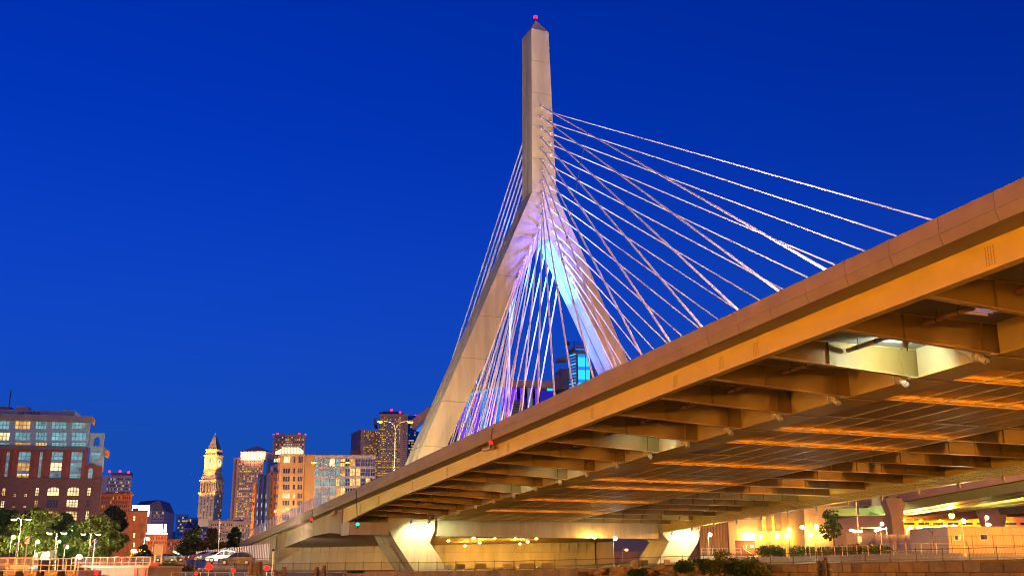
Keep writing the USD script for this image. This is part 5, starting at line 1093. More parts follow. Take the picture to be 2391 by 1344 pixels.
# skyscrapers
t, F = block('pyramid_tower', 'brown tower with a pink-lit pyramid crown right of the clock tower', 546, 616, 1070, 930, -8, 26, BROWNT, 13, 26, 1225, .62, .55, .52, 41, rowlit={2: .8, 3: .7, 14: .9})
F = Face(580, 926, -8); slab(t, F, 541, 1074, 552, 1240, -24, -1.5, BROWNT, 'corner_bay'); slab(t, F, 611, 1071, 625, 1230, -22, -2.5, TEALD, 'glass_bay')
PK = mat('crown_stone', (.6, .42, .32), .8); slab(t, F, 558, 1052, 617, 1071, -22, -3, PK, 'crown_drum'); a0, z0 = F.az(558, 1053); a1, _ = F.az(618, 1053); am, zm = F.az(589, 1037)
m = MB(); m.add([F.pt(a0 - .4, z0, -2), F.pt(a1 + .4, z0, -2), F.pt(a1 + .4, z0, -23), F.pt(a0 - .4, z0, -23), F.pt(am, zm, -12)], [[0, 1, 4], [1, 2, 4], [2, 3, 4], [3, 0, 4]]); m.build('pyramid_roof', PK, t)
for k in range(9): u = 560 + k * 7; slab(t, F, u, 1053, u + 1.5, 1071, -3, -2.4, PK, 'crown_pilaster')
for k, u in enumerate((566, 588, 610)): p = F.pt(F.az(u, 1070)[0], F.az(u, 1071)[1] + .5, 4); flood(p, F.pt(F.az(588, 1050)[0], F.az(588, 1046)[1], -6), (1, .50, .28), 230, 'floodlight at the crown of the pyramid tower, %s' % ['left', 'middle', 'right'][k], 80, 'crown floodlights', .6, 2.0)
t, F = block('round_top_tower', 'brown tower with red roof lights behind the lit corner crown', 638, 713, 1016, 1000, 0, 30, BROWNT, 15, 13, 1090, .6, .55, .35, 42, rowlit={3: .9, 5: .9, 6: .8, 7: .8}); red_dots(t, F, ((639, 1014.5), (648, 1012), (698, 1012), (712, 1014)), 1.1, -1)
t, F = block('brown_tower', 'tall brown granite tower with many lit windows behind the orange street lamp', 843, 900, 1004, 800, 22, 30, BROWNT, 17, 32, 1150, .6, .52, .34, 43, rowlit={9: .8, 15: .9, 16: .9, 18: .95, 22: .95, 23: .9})
F = Face(915, 790, 4); slab(t, F, 879, 966, 953, 1160, -30, 0, BROWNT, 'tall_shaft'); grid(t, F, 880, 972, 936, 1130, 14, 34, .6, .52, .36, 44, rowlit={16: .85, 22: .95, 25: .95, 28: .9, 29: .9}); slab(t, F, 884, 961, 940, 967, -26, -3, BROWNT, 'stepped_top'); slab(t, F, 893, 957, 930, 962, -22, -6, BROWNT, 'stepped_top'); slab(t, F, 872, 976, 880, 990, -24, -1, COOLG, 'glass_bay')
grid(t, F, 938, 972, 952, 1130, 4, 34, .5, .5, .05, 45); red_dots(t, F, ((914, 955), (934, 961)), .9, -3)
t, F = block('glass_tower', 'blue glass tower with golden lit floors behind the brown tower', 948, 985, 972, 900, 0, 26, COOLG, 10, 20, 1100, .8, .5, .45, 46, dark=TEALD, rowlit={0: 0, 1: 0, 2: .05, 3: .05, 4: .1, 5: .2, 12: .8, 13: .8, 14: .9, 15: .9}); red_dots(t, F, ((969.5, 969),), .9)

# tan apartment complex with the lit crown, and the glass block
F = Face(690, 272, 3); t = thing('tan_apartments', 'tan apartment block with a glowing crown on its corner', 'building', F.pt(0, 3.3, -9))
Fs = Face(658, 272, -58)
cols = ((660, 677.5), (684, 690), (695, 707)); ops = []
rows = (1092, 1111, 1130, 1150.5, 1167, 1184, 1201, 1217)
for j, v in enumerate(rows):
    for (a, b) in cols: ops.append((a - j * .35, v, b - j * .35, v + 12))
ops += [(661.5, 1064, 678, 1080), (685, 1064, 690, 1080), (696.5, 1064, 707.5, 1080)]
wall_with_openings(t, F, 654, 1059, 712, 1290, ops, TANP, .4)
for i, w in enumerate(ops): win(t, F, *w, LITS[1] if i in (9, 10, 21, 24) else LITS[0] if i in (15,) else glass('apartment_glass', (.05, .05, .06), .08), 3 if w[2] - w[0] > 9 else 1, 1, o=-.25, frame=mat('pale_frame', (.35, .3, .26), .6))
body(t, F, 654, 1060, 800, 14, TANP, -.41)
a0, z0 = F.az(641, 1066); a1, _ = F.az(697.5, 1062); zt_ = F.az(670, 1043.5)[1]; z0 = F.az(670, 1059)[1]; ax = F.az(657, 1060)[0]
m = MB(); F.box(m, ax, a1, z0, zt_, -8, -.3); m.build('glowing_crown', HALO, t)
m = MB(); F.box(m, ax - .2, a1 + .2, zt_, zt_ + .25, -8.2, 0); F.box(m, ax - .2, a1 + .2, z0 - .3, z0, -8.2, .3); m.build('crown_rim', STONEW, t)
for k in range(7): x = ax + (a1 - ax) * k / 6; m = MB(); F.box(m, x - .06, x + .06, z0, zt_, -.3, -.15); m.build('crown_mullion', STONEW, t)
# left, receding faces: tan corner face, then a brick wing with bays
FL = Face(655, 271.5, -66)
def fld(F_, u0, v0, u1, v1, mt, name, o0=-.4, o1=0): return slab(t, F_, u0, v0, u1, v1, o0, o1, mt, name)
ops2 = []
fld(FL, 637, 1060, 655.5, 1290, TANP, 'side_wall')
for j, v in enumerate((1067, 1094, 1111, 1130, 1150, 1168, 1185, 1202, 1218, 1234)):
    for k in range(4): u = 640 + k * 3.9; fld(FL, u, v + (4 - k) * 1.0, u + 2.2, v + 11, LITS[1] if j in (0,) or (j == 6) else DARKWIN, 'window', 0, .06)
fld(FL, 640, 1046, 656, 1060, HALO, 'glowing_crown', -3, -.3)
t = thing('brick_apartments', 'receding orange brick apartment wing with tall blue glass bays left of the tan block', 'building', P(610, 1335, 310) * [1, 1, 0] + UP * 3.3)
FW = Face(637, 286, -64)
slab(t, FW, 603, 1100, 637, 1290, -10, 0, ORBR, 'wall'); slab(t, FW, 588, 1127, 604, 1290, -10, .8, mat('tan_brick', (.38, .21, .10), .9, var=.15), 'end_wall'); slab(t, FW, 606, 1076, 636, 1102, -10, -3, mat('blue_grey_cladding', (.16, .2, .28), .5), 'set_back_storeys')
for u in (608, 618, 628.5):
    slab(t, FW, u, 1108, u + 3, 1240, 0, 1.0, COOLG, 'glass_bay')
    for k in range(4): slab(t, FW, u + .4, 1150 + k * 20 + (u % 5), u + 2.6, 1160 + k * 20 + (u % 5), 1.0, 1.08, BLUEW, 'lit_pane')
for j in range(9):
    for u in (612.5, 615.2, 622.8, 625.4, 633.0): slab(t, FW, u, 1116 + j * 15, u + 1.7, 1124 + j * 15, 0, .06, DARKWIN, 'window')
    for u in (590, 594, 598.5): slab(t, FW, u, 1140 + j * 15, u + 2, 1149 + j * 15, .8, .86, LITS[2] if (j, u) in ((4, 594), (7, 590)) else DARKWIN, 'window')
F = Face(722, 276, 4); t = thing('set_back_apartments', 'tan wall with narrow windows between the lit-crown block and the glass block', 'building', F.pt(0, 3.3, -8))
body(t, F, 708, 1060, 800, 12, TANP, -.02); 
for j in range(8):
    for k in range(5): slab(t, F, 712 + k * 4, 1070 + j * 22, 714.4 + k * 4, 1086 + j * 22, -.02, .05, DARKWIN if (j + k) % 9 else LITS[0], 'window')
slab(t, F, 715, 1056, 735, 1061, -8, -3, mat('roof_plant', (.35, .36, .38)), 'rooftop_unit'); slab(t, F, 770, 1058, 790, 1062, -8, -3, mat('roof_plant', (.35, .36, .38)), 'rooftop_unit')
F = Face(805, 268, 2); t = thing('glass_apartments', 'glass-walled apartment block behind the double-armed street lamp', 'building', F.pt(0, 3.3, -8))
body(t, F, 736, 1064, 877, 14, mat('floor_slab_grey', (.34, .35, .40), .6), -.3)
slab(t, F, 735.5, 1062, 878, 1069, -.3, .15, mat('floor_slab_grey', (.34, .35, .40)), 'parapet')
ed = (736.5, 748, 756, 768.5, 783, 794, 806, 816, 830, 842, 853, 865, 876.5); lit = {(0, 3): 1, (0, 5): 0, (1, 5): 2, (1, 7): 0, (2, 7): 0, (2, 8): 0, (2, 10): 0, (3, 4): 2, (1, 8): 0, (3, 5): 0, (4, 3): 2, (5, 2): 0, (2, 4): 0, (0, 7): 2}
for j in range(7):
    v = 1070.5 + j * 22.6
    for k in range(12):
        win(t, F, ed[k] + .5, v, ed[k + 1] - .5, v + 17.6, LITS[lit[(j, k)]] if (j, k) in lit else (TEALG if k < 6 else COOLG if (j + k) % 3 else TEALD), 2, 2, o=-.06, frame=mat('pale_frame', (.35, .3, .26)))
    slab(t, F, 736, v + 17.8, 877, v + 22.4, -.3, .12, mat('floor_slab_grey', (.34, .35, .40)), 'floor_band')
FS = Face(735.5, 268.5, -64); slab(t, FS, 708, 1064, 735.5, 1290, -.5, 0, COOLG, 'side_glazing')
block('penthouse_block', 'small dark rooftop block between the glass block and the brown tower', 820, 843, 1056, 420, 0, 8, BROWNT, 3, 1, 1062, .3, .3, 0, 51)

# arena behind the tower: purple and blue lit wall under a pale roof band, blue glass shaft, roof horn at the left of the tower leg
F = Face(1200, 330, -6); t = thing('arena', 'arena lit purple and blue behind the tower legs with a tall cyan glass shaft', 'building', F.pt(0, 3.3, -20))
ROOFB = mat('roof_band_tan', (.44, .31, .22), .7, var=.08)
zr0 = [(1060, 925), (1090, 908), (1130, 897), (1170, 891), (1230, 889), (1290, 893), (1345, 903)]
for (ua, va), (ub, vb) in zip(zr0[:-1], zr0[1:]):
    a0, z0 = F.az(ua, va); a1, z1 = F.az(ub, vb); g = F.pt
    MB().hexa([g(a0, z0 - 2.0, 2), g(a1, z1 - 2.0, 2), g(a1, z1 - 2.0, -30), g(a0, z0 - 2.0, -30), g(a0, z0, 2.4), g(a1, z1, 2.4), g(a1, z1, -30), g(a0, z0, -30)]).build('roof_band', ROOFB, t)
NAVY = mat('navy_cladding', (.05, .05, .12), .5)
slab(t, F, 1040, 925, 1395, 1110, -30, -1.5, NAVY, 'wall')
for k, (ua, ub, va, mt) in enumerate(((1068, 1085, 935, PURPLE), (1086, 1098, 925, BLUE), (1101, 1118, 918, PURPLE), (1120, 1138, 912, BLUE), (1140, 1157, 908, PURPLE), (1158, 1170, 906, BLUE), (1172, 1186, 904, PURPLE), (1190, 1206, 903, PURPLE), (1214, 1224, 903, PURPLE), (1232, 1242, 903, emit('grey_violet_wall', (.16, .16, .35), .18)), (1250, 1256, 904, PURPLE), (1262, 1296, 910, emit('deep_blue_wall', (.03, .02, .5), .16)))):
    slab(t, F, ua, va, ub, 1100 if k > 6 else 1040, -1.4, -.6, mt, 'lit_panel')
slab(t, F, 1196, 936, 1226, 990, -1, 2.5, mat('louvred_plant', (.25, .23, .25), .6), 'plant_screen')
for k in range(8): slab(t, F, 1197, 939 + 6 * k, 1225, 941.5 + 6 * k, 2.5, 2.8, mat('louvre_dark', (.07, .07, .08), .6), 'louvre')
pts = [(1068, 940), (1085, 928), (1105, 919), (1130, 911), (1160, 905), (1190, 902)]
for (ua, va), (ub, vb) in zip(pts[:-1], pts[1:]): m = MB(); m.tube(F.pt(*F.az(ua, va), 1.4), F.pt(*F.az(ub, vb), 1.4), .55, 6); m.build('cyan_arc_tube', CYAN, t)
slab(t, F, 1278, 903, 1345, 911, -4, .8, CYAN, 'lit_canopy_band'); slab(t, F, 1064, 985, 1102, 994, -1.4, 0, emit('grey_violet_wall', (.16, .16, .35), .18), 'ledge')
# glass shaft
F2 = Face(1357, 322, 10); FSd = Face(1345, 322, -60)
DK = mat('shaft_grey', (.22, .20, .24), .6)
slab(t, F2, 1345, 812, 1378, 905, -9, -.5, DK, 'shaft_core')
for j in range(11):
    v = 826 + j * 7.4
    for (ua, ub) in ((1346, 1366.5), (1369, 1378)): slab(t, F2, ua, v, ub, v + 6.2, -.5, -.2, CYAN if (j % 4) else BLUE, 'shaft_pane')
    slab(t, FSd, 1328, v - 1, 1343, v + 5.2, -.3, 0, BLUE if j % 3 else CYAN, 'shaft_pane')
slab(t, F2, 1343, 820, 1346, 905, -.5, .2, emit('violet_edge', (.12, .05, .8), .2), 'shaft_edge'); slab(t, F2, 1343, 818, 1380, 825, -9, .6, DK, 'shaft_cap'); slab(t, F2, 1345, 813, 1378, 817.5, -.5, -.1, BLUE, 'lit_band'); slab(t, F2, 1340, 808, 1380, 813, -9, .9, DK, 'roof_deck')
slab(t, FSd, 1326, 818, 1344, 900, -.8, -.31, DK, 'side_wall')
for u in (1325, 1333, 1341, 1350, 1360, 1372): m = MB(); p = F2.pt(*F2.az(u, 808), -1); m.tube(p, p + UP * (1.6 if u != 1345 else 3), .06, 5); m.build('rail_post', DARKMETAL, t)
m = MB(); m.tube(F2.pt(*F2.az(1325, 797), -1), F2.pt(*F2.az(1375, 797), -1), .06, 5); m.tube(F2.pt(*F2.az(1325, 801), -1), F2.pt(*F2.az(1375, 801), -1), .05, 5); m.build('rail', DARKMETAL, t)
m = MB(); p = F2.pt(*F2.az(1327, 808), -2); m.sphere(p + UP * 1.2, .9, 1); m.tube(F2.pt(*F2.az(1345, 808), -2), F2.pt(*F2.az(1345, 793), -2), .1, 5); m.build('antenna', DARKMETAL, t)
slab(t, F2, 1305, 834, 1328, 838, -6, .4, DK, 'side_canopy'); slab(t, F2, 1312, 858, 1330, 905, -9, -1, mat('grey_block', (.13, .12, .15), .6), 'side_block'); slab(t, F2, 1304, 872, 1314, 905, -9, -1.5, mat('grey_block', (.13, .12, .15)), 'side_block'); slab(t, F2, 1380, 856, 1392, 880, -9, -1, mat('grey_block', (.13, .12, .15)), 'side_block')
# roof horn
F3 = Face(985, 318, -20); g = F3.pt; q = [F3.az(*x) for x in ((963, 986), (971, 1004), (1012, 966), (1008, 950))]
m = MB(); m.hexa([g(*q[1], 2), g(*q[2], 2), g(*q[2], -14), g(*q[1], -14), g(*q[0], 2), g(*q[3], 2), g(*q[3], -14), g(*q[0], -14)]); m.build('roof_horn', ROOFB, t)
q = [F3.az(*x) for x in ((974, 1006), (1006, 1008), (1008, 976))]; m = MB(); m.add([g(*q[0], 1), g(*q[1], 1), g(*q[2], 1), g(*q[0], -6), g(*q[1], -6), g(*q[2], -6)], [[0, 1, 2], [5, 4, 3], [0, 3, 4], [0, 4, 1], [1, 4, 5], [1, 5, 2], [2, 5, 3], [2, 3, 0]]); m.build('lit_soffit', BLUE, t)

# ---------------------------------------------------------------- left bank: trees, lamps, lock, cars, fences
for i, (u, vt, D, w, lf, lab) in enumerate(((8, 1186, 185, 9.5, 'green', 'leafy tree at the left edge before the brick warehouse'), (52, 1200, 178, 8.0, 'lime', 'pale green tree right of the leftmost one'), (92, 1184, 182, 12.5, 'olive', 'broad olive tree before the middle of the brick warehouse'), (140, 1196, 196, 10.0, 'dark', 'dark tree behind the broad olive tree'), (185, 1222, 188, 9.0, 'green', 'low green tree between the broad and the round one'), (238, 1202, 184, 10.4, 'olive', 'round olive tree before the corner of the brick warehouse'), (268, 1180, 215, 8.5, 'dark', 'dark tree behind the round olive one, before the orange brick house'), (338, 1270, 250, 4.0, 'dark', 'small dark street tree at the orange brick house'))):
    tree(u, vt, D, w, lab, lf, 200 + i, n=7500, size=.34, base=3.4, low=.2)
for i, (u, vt, D, w, lab) in enumerate(((455, 1226, 240, 8.0, 'dark tree left of the slim grey pole'), (500, 1229, 232, 6.6, 'dark tree right of the slim grey pole'), (552, 1229, 230, 5.6, 'dark tree beside the bridge end'), (424, 1258, 260, 3.6, 'small dark tree by the orange street lights'))):
    tree(u, vt, D, w, lab, 'dry' if i % 2 else 'dark', 230 + i, 'dark trees at the street', n=3600, size=.30, base=3.4)
def twin(u, v, D, vb, arm, color, s, label, pole=.1):
    q = P(u, v, D); b = P(u - 6, vb, D); b[2] = 3.4; d = RGT[:2]
    return street_lamp([q[0], q[1], 3.4], q[2] - 3.4, [tuple(-d * arm), tuple(d * arm)], color, s, label, 'parking lot lamps', pole, (.5, .16), metal=DARKMETAL, name='parking_lamp')
twin(50, 1211, 150, 1320, .75, (1, .85, .40), 1300, 'twin-headed lit parking lamp nearest the left edge')
twin(133, 1243, 150, 1300, .75, (1, .82, .30), 1000, 'twin-headed parking lamp before the broad olive tree')
twin(212, 1245, 150, 1300, .75, (1, .72, .2), 1000, 'twin-headed orange parking lamp before the round olive tree')
def plain_lamp(u, v, D, color, s, r, label, group, zb_=3.4, off=.3): p = P(u, v, D); return street_lamp([p[0], p[1], zb_], p[2] - zb_, [(off, 0)], color, s, label, group, .06, globe=r, name='globe_lamp')
plain_lamp(27, 1251, 150, (.9, 1, .6), 1500, .2, 'green-white globe lamp at the left edge before the trees', 'globe lamps of the left bank')
plain_lamp(178, 1297, 92, (.85, 1, .9), 600, .13, 'bright white low lamp on the lock railing at left', 'globe lamps of the left bank', 2.0)
plain_lamp(84, 1262, 168, (.9, .95, .22), 1200, .2, 'lamp glowing among the leaves of the broad olive tree', 'globe lamps of the left bank')
plain_lamp(152, 1274, 170, (.9, 1, .4), 1100, .18, 'lamp glowing behind the middle parking lamp', 'globe lamps of the left bank')
plain_lamp(135, 1262, 175, (1, .9, .5), 500, .16, 'small lamp under the dark tree', 'globe lamps of the left bank')
for i, (u, v, D, s, r) in enumerate(((307, 1283, 250, 2200, .3), (312, 1283, 250, 2200, .3), (329, 1285, 255, 900, .22), (424, 1276.5, 300, 3200, .42), (404, 1287, 320, 2600, .36), (409, 1287, 320, 2600, .36), (413, 1290, 330, 1200, .3), (398, 1297, 330, 500, .25), (368, 1290, 420, 800, .3), (380, 1262, 430, 400, .25), (346, 1290, 420, 900, .3))):
    plain_lamp(u, v, D, (1, .36, .03), s * .4, r, 'orange street light of the far street, %s' % ['left one of the pair at the orange house', 'right one of the pair at the orange house', 'single one right of that pair', 'the brightest, by the dark trees', 'left one of two below the brightest', 'right one of two below the brightest', 'small one right of that close pair', 'lowest small one', 'behind the pale sign panel', 'above the low brick row', 'left of the pale sign panel'][i], 'orange street lights')
# unseen lamps and floods added in the streets behind to light the facades
for i, (u, D, s, lab) in enumerate(((60, 208, 5200, 'added lamp hidden by trees before the brick warehouse, left'), (150, 212, 5200, 'added lamp hidden by trees before the brick warehouse, middle'), (225, 214, 5200, 'added lamp hidden by trees before the brick warehouse, right'), (330, 262, 5200, 'added lamp hidden before the orange brick house'), (640, 236, 14000, 'added lamp behind the bridge end before the brick apartments'), (700, 240, 12000, 'added lamp behind the bridge before the tan apartments'), (800, 236, 9000, 'added lamp behind the bridge before the glass apartments'), (590, 262, 12000, 'added lamp behind the bridge end before the tan end wall'))):
    b = P(u, 1335, D); street_lamp([b[0], b[1], 3.4], 7.5, [(.9, 0)], (1, .66, .50) if i < 3 else (1, .54, .20), s * (.035 if i < 3 else .07 if i != 6 else .012), lab, 'added hidden lamps', .09, globe=.35)
for i, (u, D, I, tg, lab) in enumerate(((575, 800, 7000, (580, 1130, 930), 'added floodlight before the pyramid tower'), (675, 860, 9000, (675, 1050, 1000), 'added floodlight before the tower with red roof lights'), (890, 640, 15000, (895, 1050, 800), 'added floodlight before the brown granite tower'), (275, 640, 4500, (275, 1150, 760), 'added floodlight before the pale office tower'), (520, 380, 1200, (515, 1240, 430), 'added floodlight before the long stone office'))):
    b = P(u, 1335, D); t_ = flood([b[0], b[1], 16.0], P(*tg), (1, .58, .30), I, lab, 40, 'added street floodlights', .5, 2.0)
    m = MB(); m.tube([b[0], b[1], 3.4], [b[0], b[1], 15.6], .2, 8); m.build('pole', GALV, t_)
b = P(511, 1290, 205); t = thing('grey_pole', 'slim grey pole rising between the two dark street trees', 'pole', [b[0], b[1], 3.4]); m = MB(); m.tube([b[0], b[1], 3.4], P(513, 1211, 205), .13, 8, r2=.08); m.build('pole', GALV, t); m = MB(); m.sphere(P(513, 1211, 205), .2, 1); m.build('cap', GALV, t)

p_ = P(548, 1304, 163); flood(p_, P(540, 1285, 176), (1, .76, .70), 55, 'added floodlight behind the parked cars lighting the hoarding, left one', 85, 'added hoarding floodlights', .15, 5.0)  # hidden floods added to brighten the hoarding
p_ = P(600, 1304, 166); flood(p_, P(600, 1282, 180), (1, .76, .70), 55, 'added floodlight behind the parked cars lighting the hoarding, right one', 85, 'added hoarding floodlights', .15, 5.0)
# signals and signs
def post_sign(name, label, cat, u, v, D, zb_=2.0, r=.06): p = P(u, v, D); t = thing(name, label, cat, [p[0], p[1], zb_]); m = MB(); m.tube([p[0], p[1], zb_], p, r, 8); m.build('post', GALV, t); return t, p
REDE = emit('red_signal', (1, .02, .02), 1.6)
t, p = post_sign('lock_signal', 'white lock signal board with a red arrow on a grey post', 'signal', 63, 1268, 110); F = Face(63, 110, 0)
slab(t, F, 57.5, 1251.5, 69, 1268, -.2, 0, mat('white_sign', (.75, .73, .7)), 'board'); a, z = F.az(63, 1259); m = MB(); m.prism([(-.16, .1), (.2, .28), (.2, .16), (-.02, .02), (-.02, -.2), (-.16, -.2)], F.pt(a, z, .01), F.e, UP, F.n, 0, .03); m.build('red_arrow', REDE, t)
t, p = post_sign('traffic_signal', 'pair of traffic signal heads with red lamps on a dark post', 'traffic signal', 222, 1257, 96); F = Face(222, 96, 0)
for (u, v, on) in ((217, 1256, 1), (226, 1256, 0), (214, 1268, 1), (221, 1268, 2)):
    slab(t, F, u - 2.6, v, u + 2.6, v + 13, -.25, 0, DARKMETAL, 'signal_head')
    for k in range(3): a, z = F.az(u, v + 2.6 + 4 * k); m = MB(); m.tube(F.pt(a, z, 0), F.pt(a, z, .05), .065, 10); m.build('lens', REDE if k == 1 and on == 1 else emit('green_signal', (.05, 1, .5), .8) if k == 2 and on == 2 else DARKWIN, t)
t, p = post_sign('traffic_signal', 'traffic signal with a red lamp left of the lock signal board', 'traffic signal', 40, 1266, 140, 3.4); F = Face(40, 140, 0)
for u in (35, 41, 48): slab(t, F, u - 1.8, 1266, u + 1.8, 1276, -.25, 0, DARKMETAL, 'signal_head'); a, z = F.az(u, 1269); m = MB(); m.tube(F.pt(a, z, 0), F.pt(a, z, .05), .08, 8); m.build('lens', REDE if u > 44 else LITS[1], t)
t, p = post_sign('round_sign', 'round sign head on a pole before the glowing leaves', 'sign', 149, 1290, 140, 3.4); F = Face(151, 140, 0); a, z = F.az(151.5, 1273); m = MB(); m.tube(F.pt(a, z, -.1), F.pt(a, z, 0), .23, 14); m.build('disc', mat('pink_sign', (.5, .25, .25), .6), t); m = MB(); a, z = F.az(151.5, 1277); m.tube(F.pt(a, z, -.1), F.pt(a, z, .01), .2, 14); m.build('lower_disc', mat('teal_sign', (.1, .35, .3), .6), t)
F = Face(368, 125, 6); t = thing('sign_panel', 'blank beige sign panel on two posts above the lock fence', 'sign', F.pt(0, 3.0)); slab(t, F, 358.5, 1268, 379, 1295, -.06, 0, mat('beige_panel', (.66, .56, .36), .7, var=.05), 'panel')
for u in (361, 376): slab(t, F, u, 1268, u + 1.2, 1325, -.14, -.061, GALV, 'post')
slab(t, F, 354.5, 1275, 357.5, 1286, -.1, .02, mat('white_sign', (.75, .73, .7)), 'side_plate')
RL_ = [(283, 1306, 118, .13, 'on the lock railing left of the beige panel'), (360, 1319, 100, .15, 'below the beige panel'), (458, 1337, 98, .11, 'lowest, left of the brightest'), (488, 1322, 98, .22, 'the brightest, before the white car'), (545, 1330, 98, .14, 'before the dark car'), (623, 1325, 98, .17, 'right of the tall dark piles'), (225, 1336, 92, .12, 'low on the lock block below the traffic signal'), (17, 1317, 94, .08, 'small, at the left edge on the railing')]
for (u, v, D, r, lab) in RL_:
    p = P(u, v, D); t = thing('red_marker_light', 'red marker light ' + lab, 'marker light', p, 'red marker lights of the lock'); r = r * 1.3; MB().sphere(p, r, 2).build('lamp', emit('marker_red_hot', (1, .006, .004), 2.0), t); m = MB(); m.tube(p - UP * (r + .02), p - UP * 2.6, .045, 6); m.build('pole', GALV, t)
    m = MB(); m.tube(p - UP * (r * 1.0), p - UP * r * 1.25, r * 1.3, 12); m.build('base_ring', DARKMETAL, t)
    MB().tube(p - UP * r * .2, p - UP * r * .1, r * 1.25, 12).build('red_lens_rim', emit('marker_rim', (1, .0, .0), 2.0), t)

# lock structures and railings on the left
LOCKC = mat('lock_concrete', (.30, .22, .16), .9, var=.3, scale=.6, streak=True, bump=.2, bscale=5)
F = Face(80, 90, 0); t = thing('lock_wall', 'stained brown lock wall at the lower left edge', 'lock wall', F.pt(0, 0)); 
for k in range(6): slab(t, F, -110 + k * 49, 1332 + .3, -61.5 + k * 49, 1500, -5, 0, LOCKC, 'wall_panel')
slab(t, F, -110, 1329.5, 184, 1332, -5, .12, CONC, 'coping'); slab(t, F, -10, 1318, 40, 1328, -4, -2.5, mat('grey_box', (.35, .34, .33), .7), 'equipment_box')
F = Face(270, 96, -4); t = thing('lock_pier', 'low concrete lock pier with red-striped corner left of the beige panel', 'lock pier', F.pt(0, 0)); slab(t, F, 196, 1323.5, 346, 1500, -8, 0, LOCKC, 'pier_body'); slab(t, F, 192, 1319, 350, 1323.5, -8, .2, CONC, 'coping')
for u in (307, 327): slab(t, F, u, 1325, u + 8, 1500, 0, .1, mat('red_fender', (.4, .03, .03), .6), 'red_fender')
slab(t, F, 190, 1326, 200, 1500, -1, .3, CONC, 'fender_post')
def railing(name, label, u0, u1, D0, D1, v0, v1, h, n, mt, rails=(1.0, .55), pick=0):
    t = None; base = []
    for i in range(n): f = i / (n - 1); p = P(u0 + (u1 - u0) * f, v0 + (v1 - v0) * f, D0 + (D1 - D0) * f); base.append(p - UP * h)
    t = thing(name, label, 'railing', base[n // 2])
    for p in base: MB().tube(p, p + UP * h, .04, 6).build('post', mt, t)
    pk = MB()
    for a, b in zip(base[:-1], base[1:]):
        for f in rails: MB().tube(a + UP * h * f, b + UP * h * f, .032, 6).build('rail', mt, t)
        for j in range(1, pick): q = a + (b - a) * j / pick; pk.tube(q, q + UP * h, .018, 4, caps=False)
    if pk.v: pk.build('picket', mt, t, kind='stuff')
PALE = mat('pale_rail', (.55, .45, .36), .5, var=.05)
railing('lock_railing', 'pale two-rail railing on the lock wall at lower left', -60, 176, 87, 87, 1302, 1303, 1.12, 13, PALE)
railing('lock_railing', 'railing with pickets behind the lock wall at far left', -40, 90, 112, 112, 1299.5, 1299.5, 1.2, 8, PALE, (1.0, .5), 9)
railing('lock_railing', 'pale railing on the lock pier left of the beige panel', 168, 352, 97, 97, 1300, 1299, 1.05, 12, PALE)
railing('lock_railing', 'far pale railing behind the lock pier', 180, 350, 125, 125, 1300, 1299, 1.15, 12, PALE, (1.0, .1), 7)
railing('lock_railing', 'dark low railing before the parked cars', 392, 640, 112, 112, 1317, 1317, 1.6, 9, RAILM, (1.0, .6, .2), 0)
railing('lock_railing', 'grey guard rail along the water below the parked cars', 400, 640, 100, 100, 1335, 1335.5, .5, 8, GALV, (1.0,), 0)
wire_fence('chain_link_fence', 'dark chain-link fence with a tall red post before the parked cars', [391, 432, 462, 510, 553, 600, 645], 150, 146, lambda u: 1302, 1.9, RAILM)
# ground cover and mound on the lock bank
t = thing('lock_bank', 'low earth bank with rough weeds between lock and parking', 'bank', P(480, 1335, 118) * [1, 1, 0]); m = MB(); v = []
for u in np.linspace(330, 800, 24): a, b = P(u, 1342, 108), P(u, 1328 if u < 640 else 1335, 150); v += [a * [1, 1, 0] + UP * 1.2, a * [1, 1, 0] + FWD * 2 + UP * 2.55, b]
f = []
for i in range(23):
    for j in range(2): f.append([3 * i + j, 3 * i + j + 1, 3 * i + j + 4, 3 * i + j + 3])
m.add(v, f); m.build('earth', mat('bank_earth', (.13, .09, .06)), t)
for i, (u, vt, D, w) in enumerate(((402, 1308, 120, 2.2), (418, 1314, 122, 2.0), (440, 1318, 124, 2.4), (385, 1312, 118, 1.6), (830, 1338, 128, 2.0))): shrub(u, vt, 1333, D, w, 'weedy %s shrub on the lock bank, %s' % (['olive', 'low', 'wide', 'small', 'dark'][i], ['right of the beige panel', 'second right of the beige panel', 'before the far parked cars', 'just under the beige panel', 'left of the near pier at the water'][i]), 'olive' if i < 4 else 'dark', 260 + i, 'weeds on the lock bank', 600, .13, 'weed_shrub')
# white hoarding
F = Face(545, 176, 18); t = thing('white_hoarding', 'long white corrugated hoarding wall behind the parked cars', 'hoarding', F.pt(0, 3.4)); HO = mat('white_hoarding_sheet', (.55, .5, .5), .5, var=.12, scale=.5, streak=True)
n = 44
for k in range(n):
    ua, ub = 456 + 174 * k / n, 456 + 174 * (k + 1) / n; va = 1286.5 - 19.5 * k / n; m = MB(); F.pbox(m, ua, va, ub - .12, 1306, -.08 - .05 * (k % 2), -.05 * (k % 2)); m.build('sheet', HO, t)
for k in range(7): m = MB(); u = 460 + 28 * k; F.pbox(m, u, 1288 - 19.5 * (u - 456) / 174, u + .8, 1308, -.5, -.14); m.build('back_post', GALV, t)
# mast with red lamp in front of the hoarding
t, p = post_sign('rust_post', 'thin rust-red post beside the chain-link fence', 'post', 638, 1283, 104, 1.2, .06); m = MB(); m.sphere(p, .14, 1); m.build('cap', DARKMETAL, t)

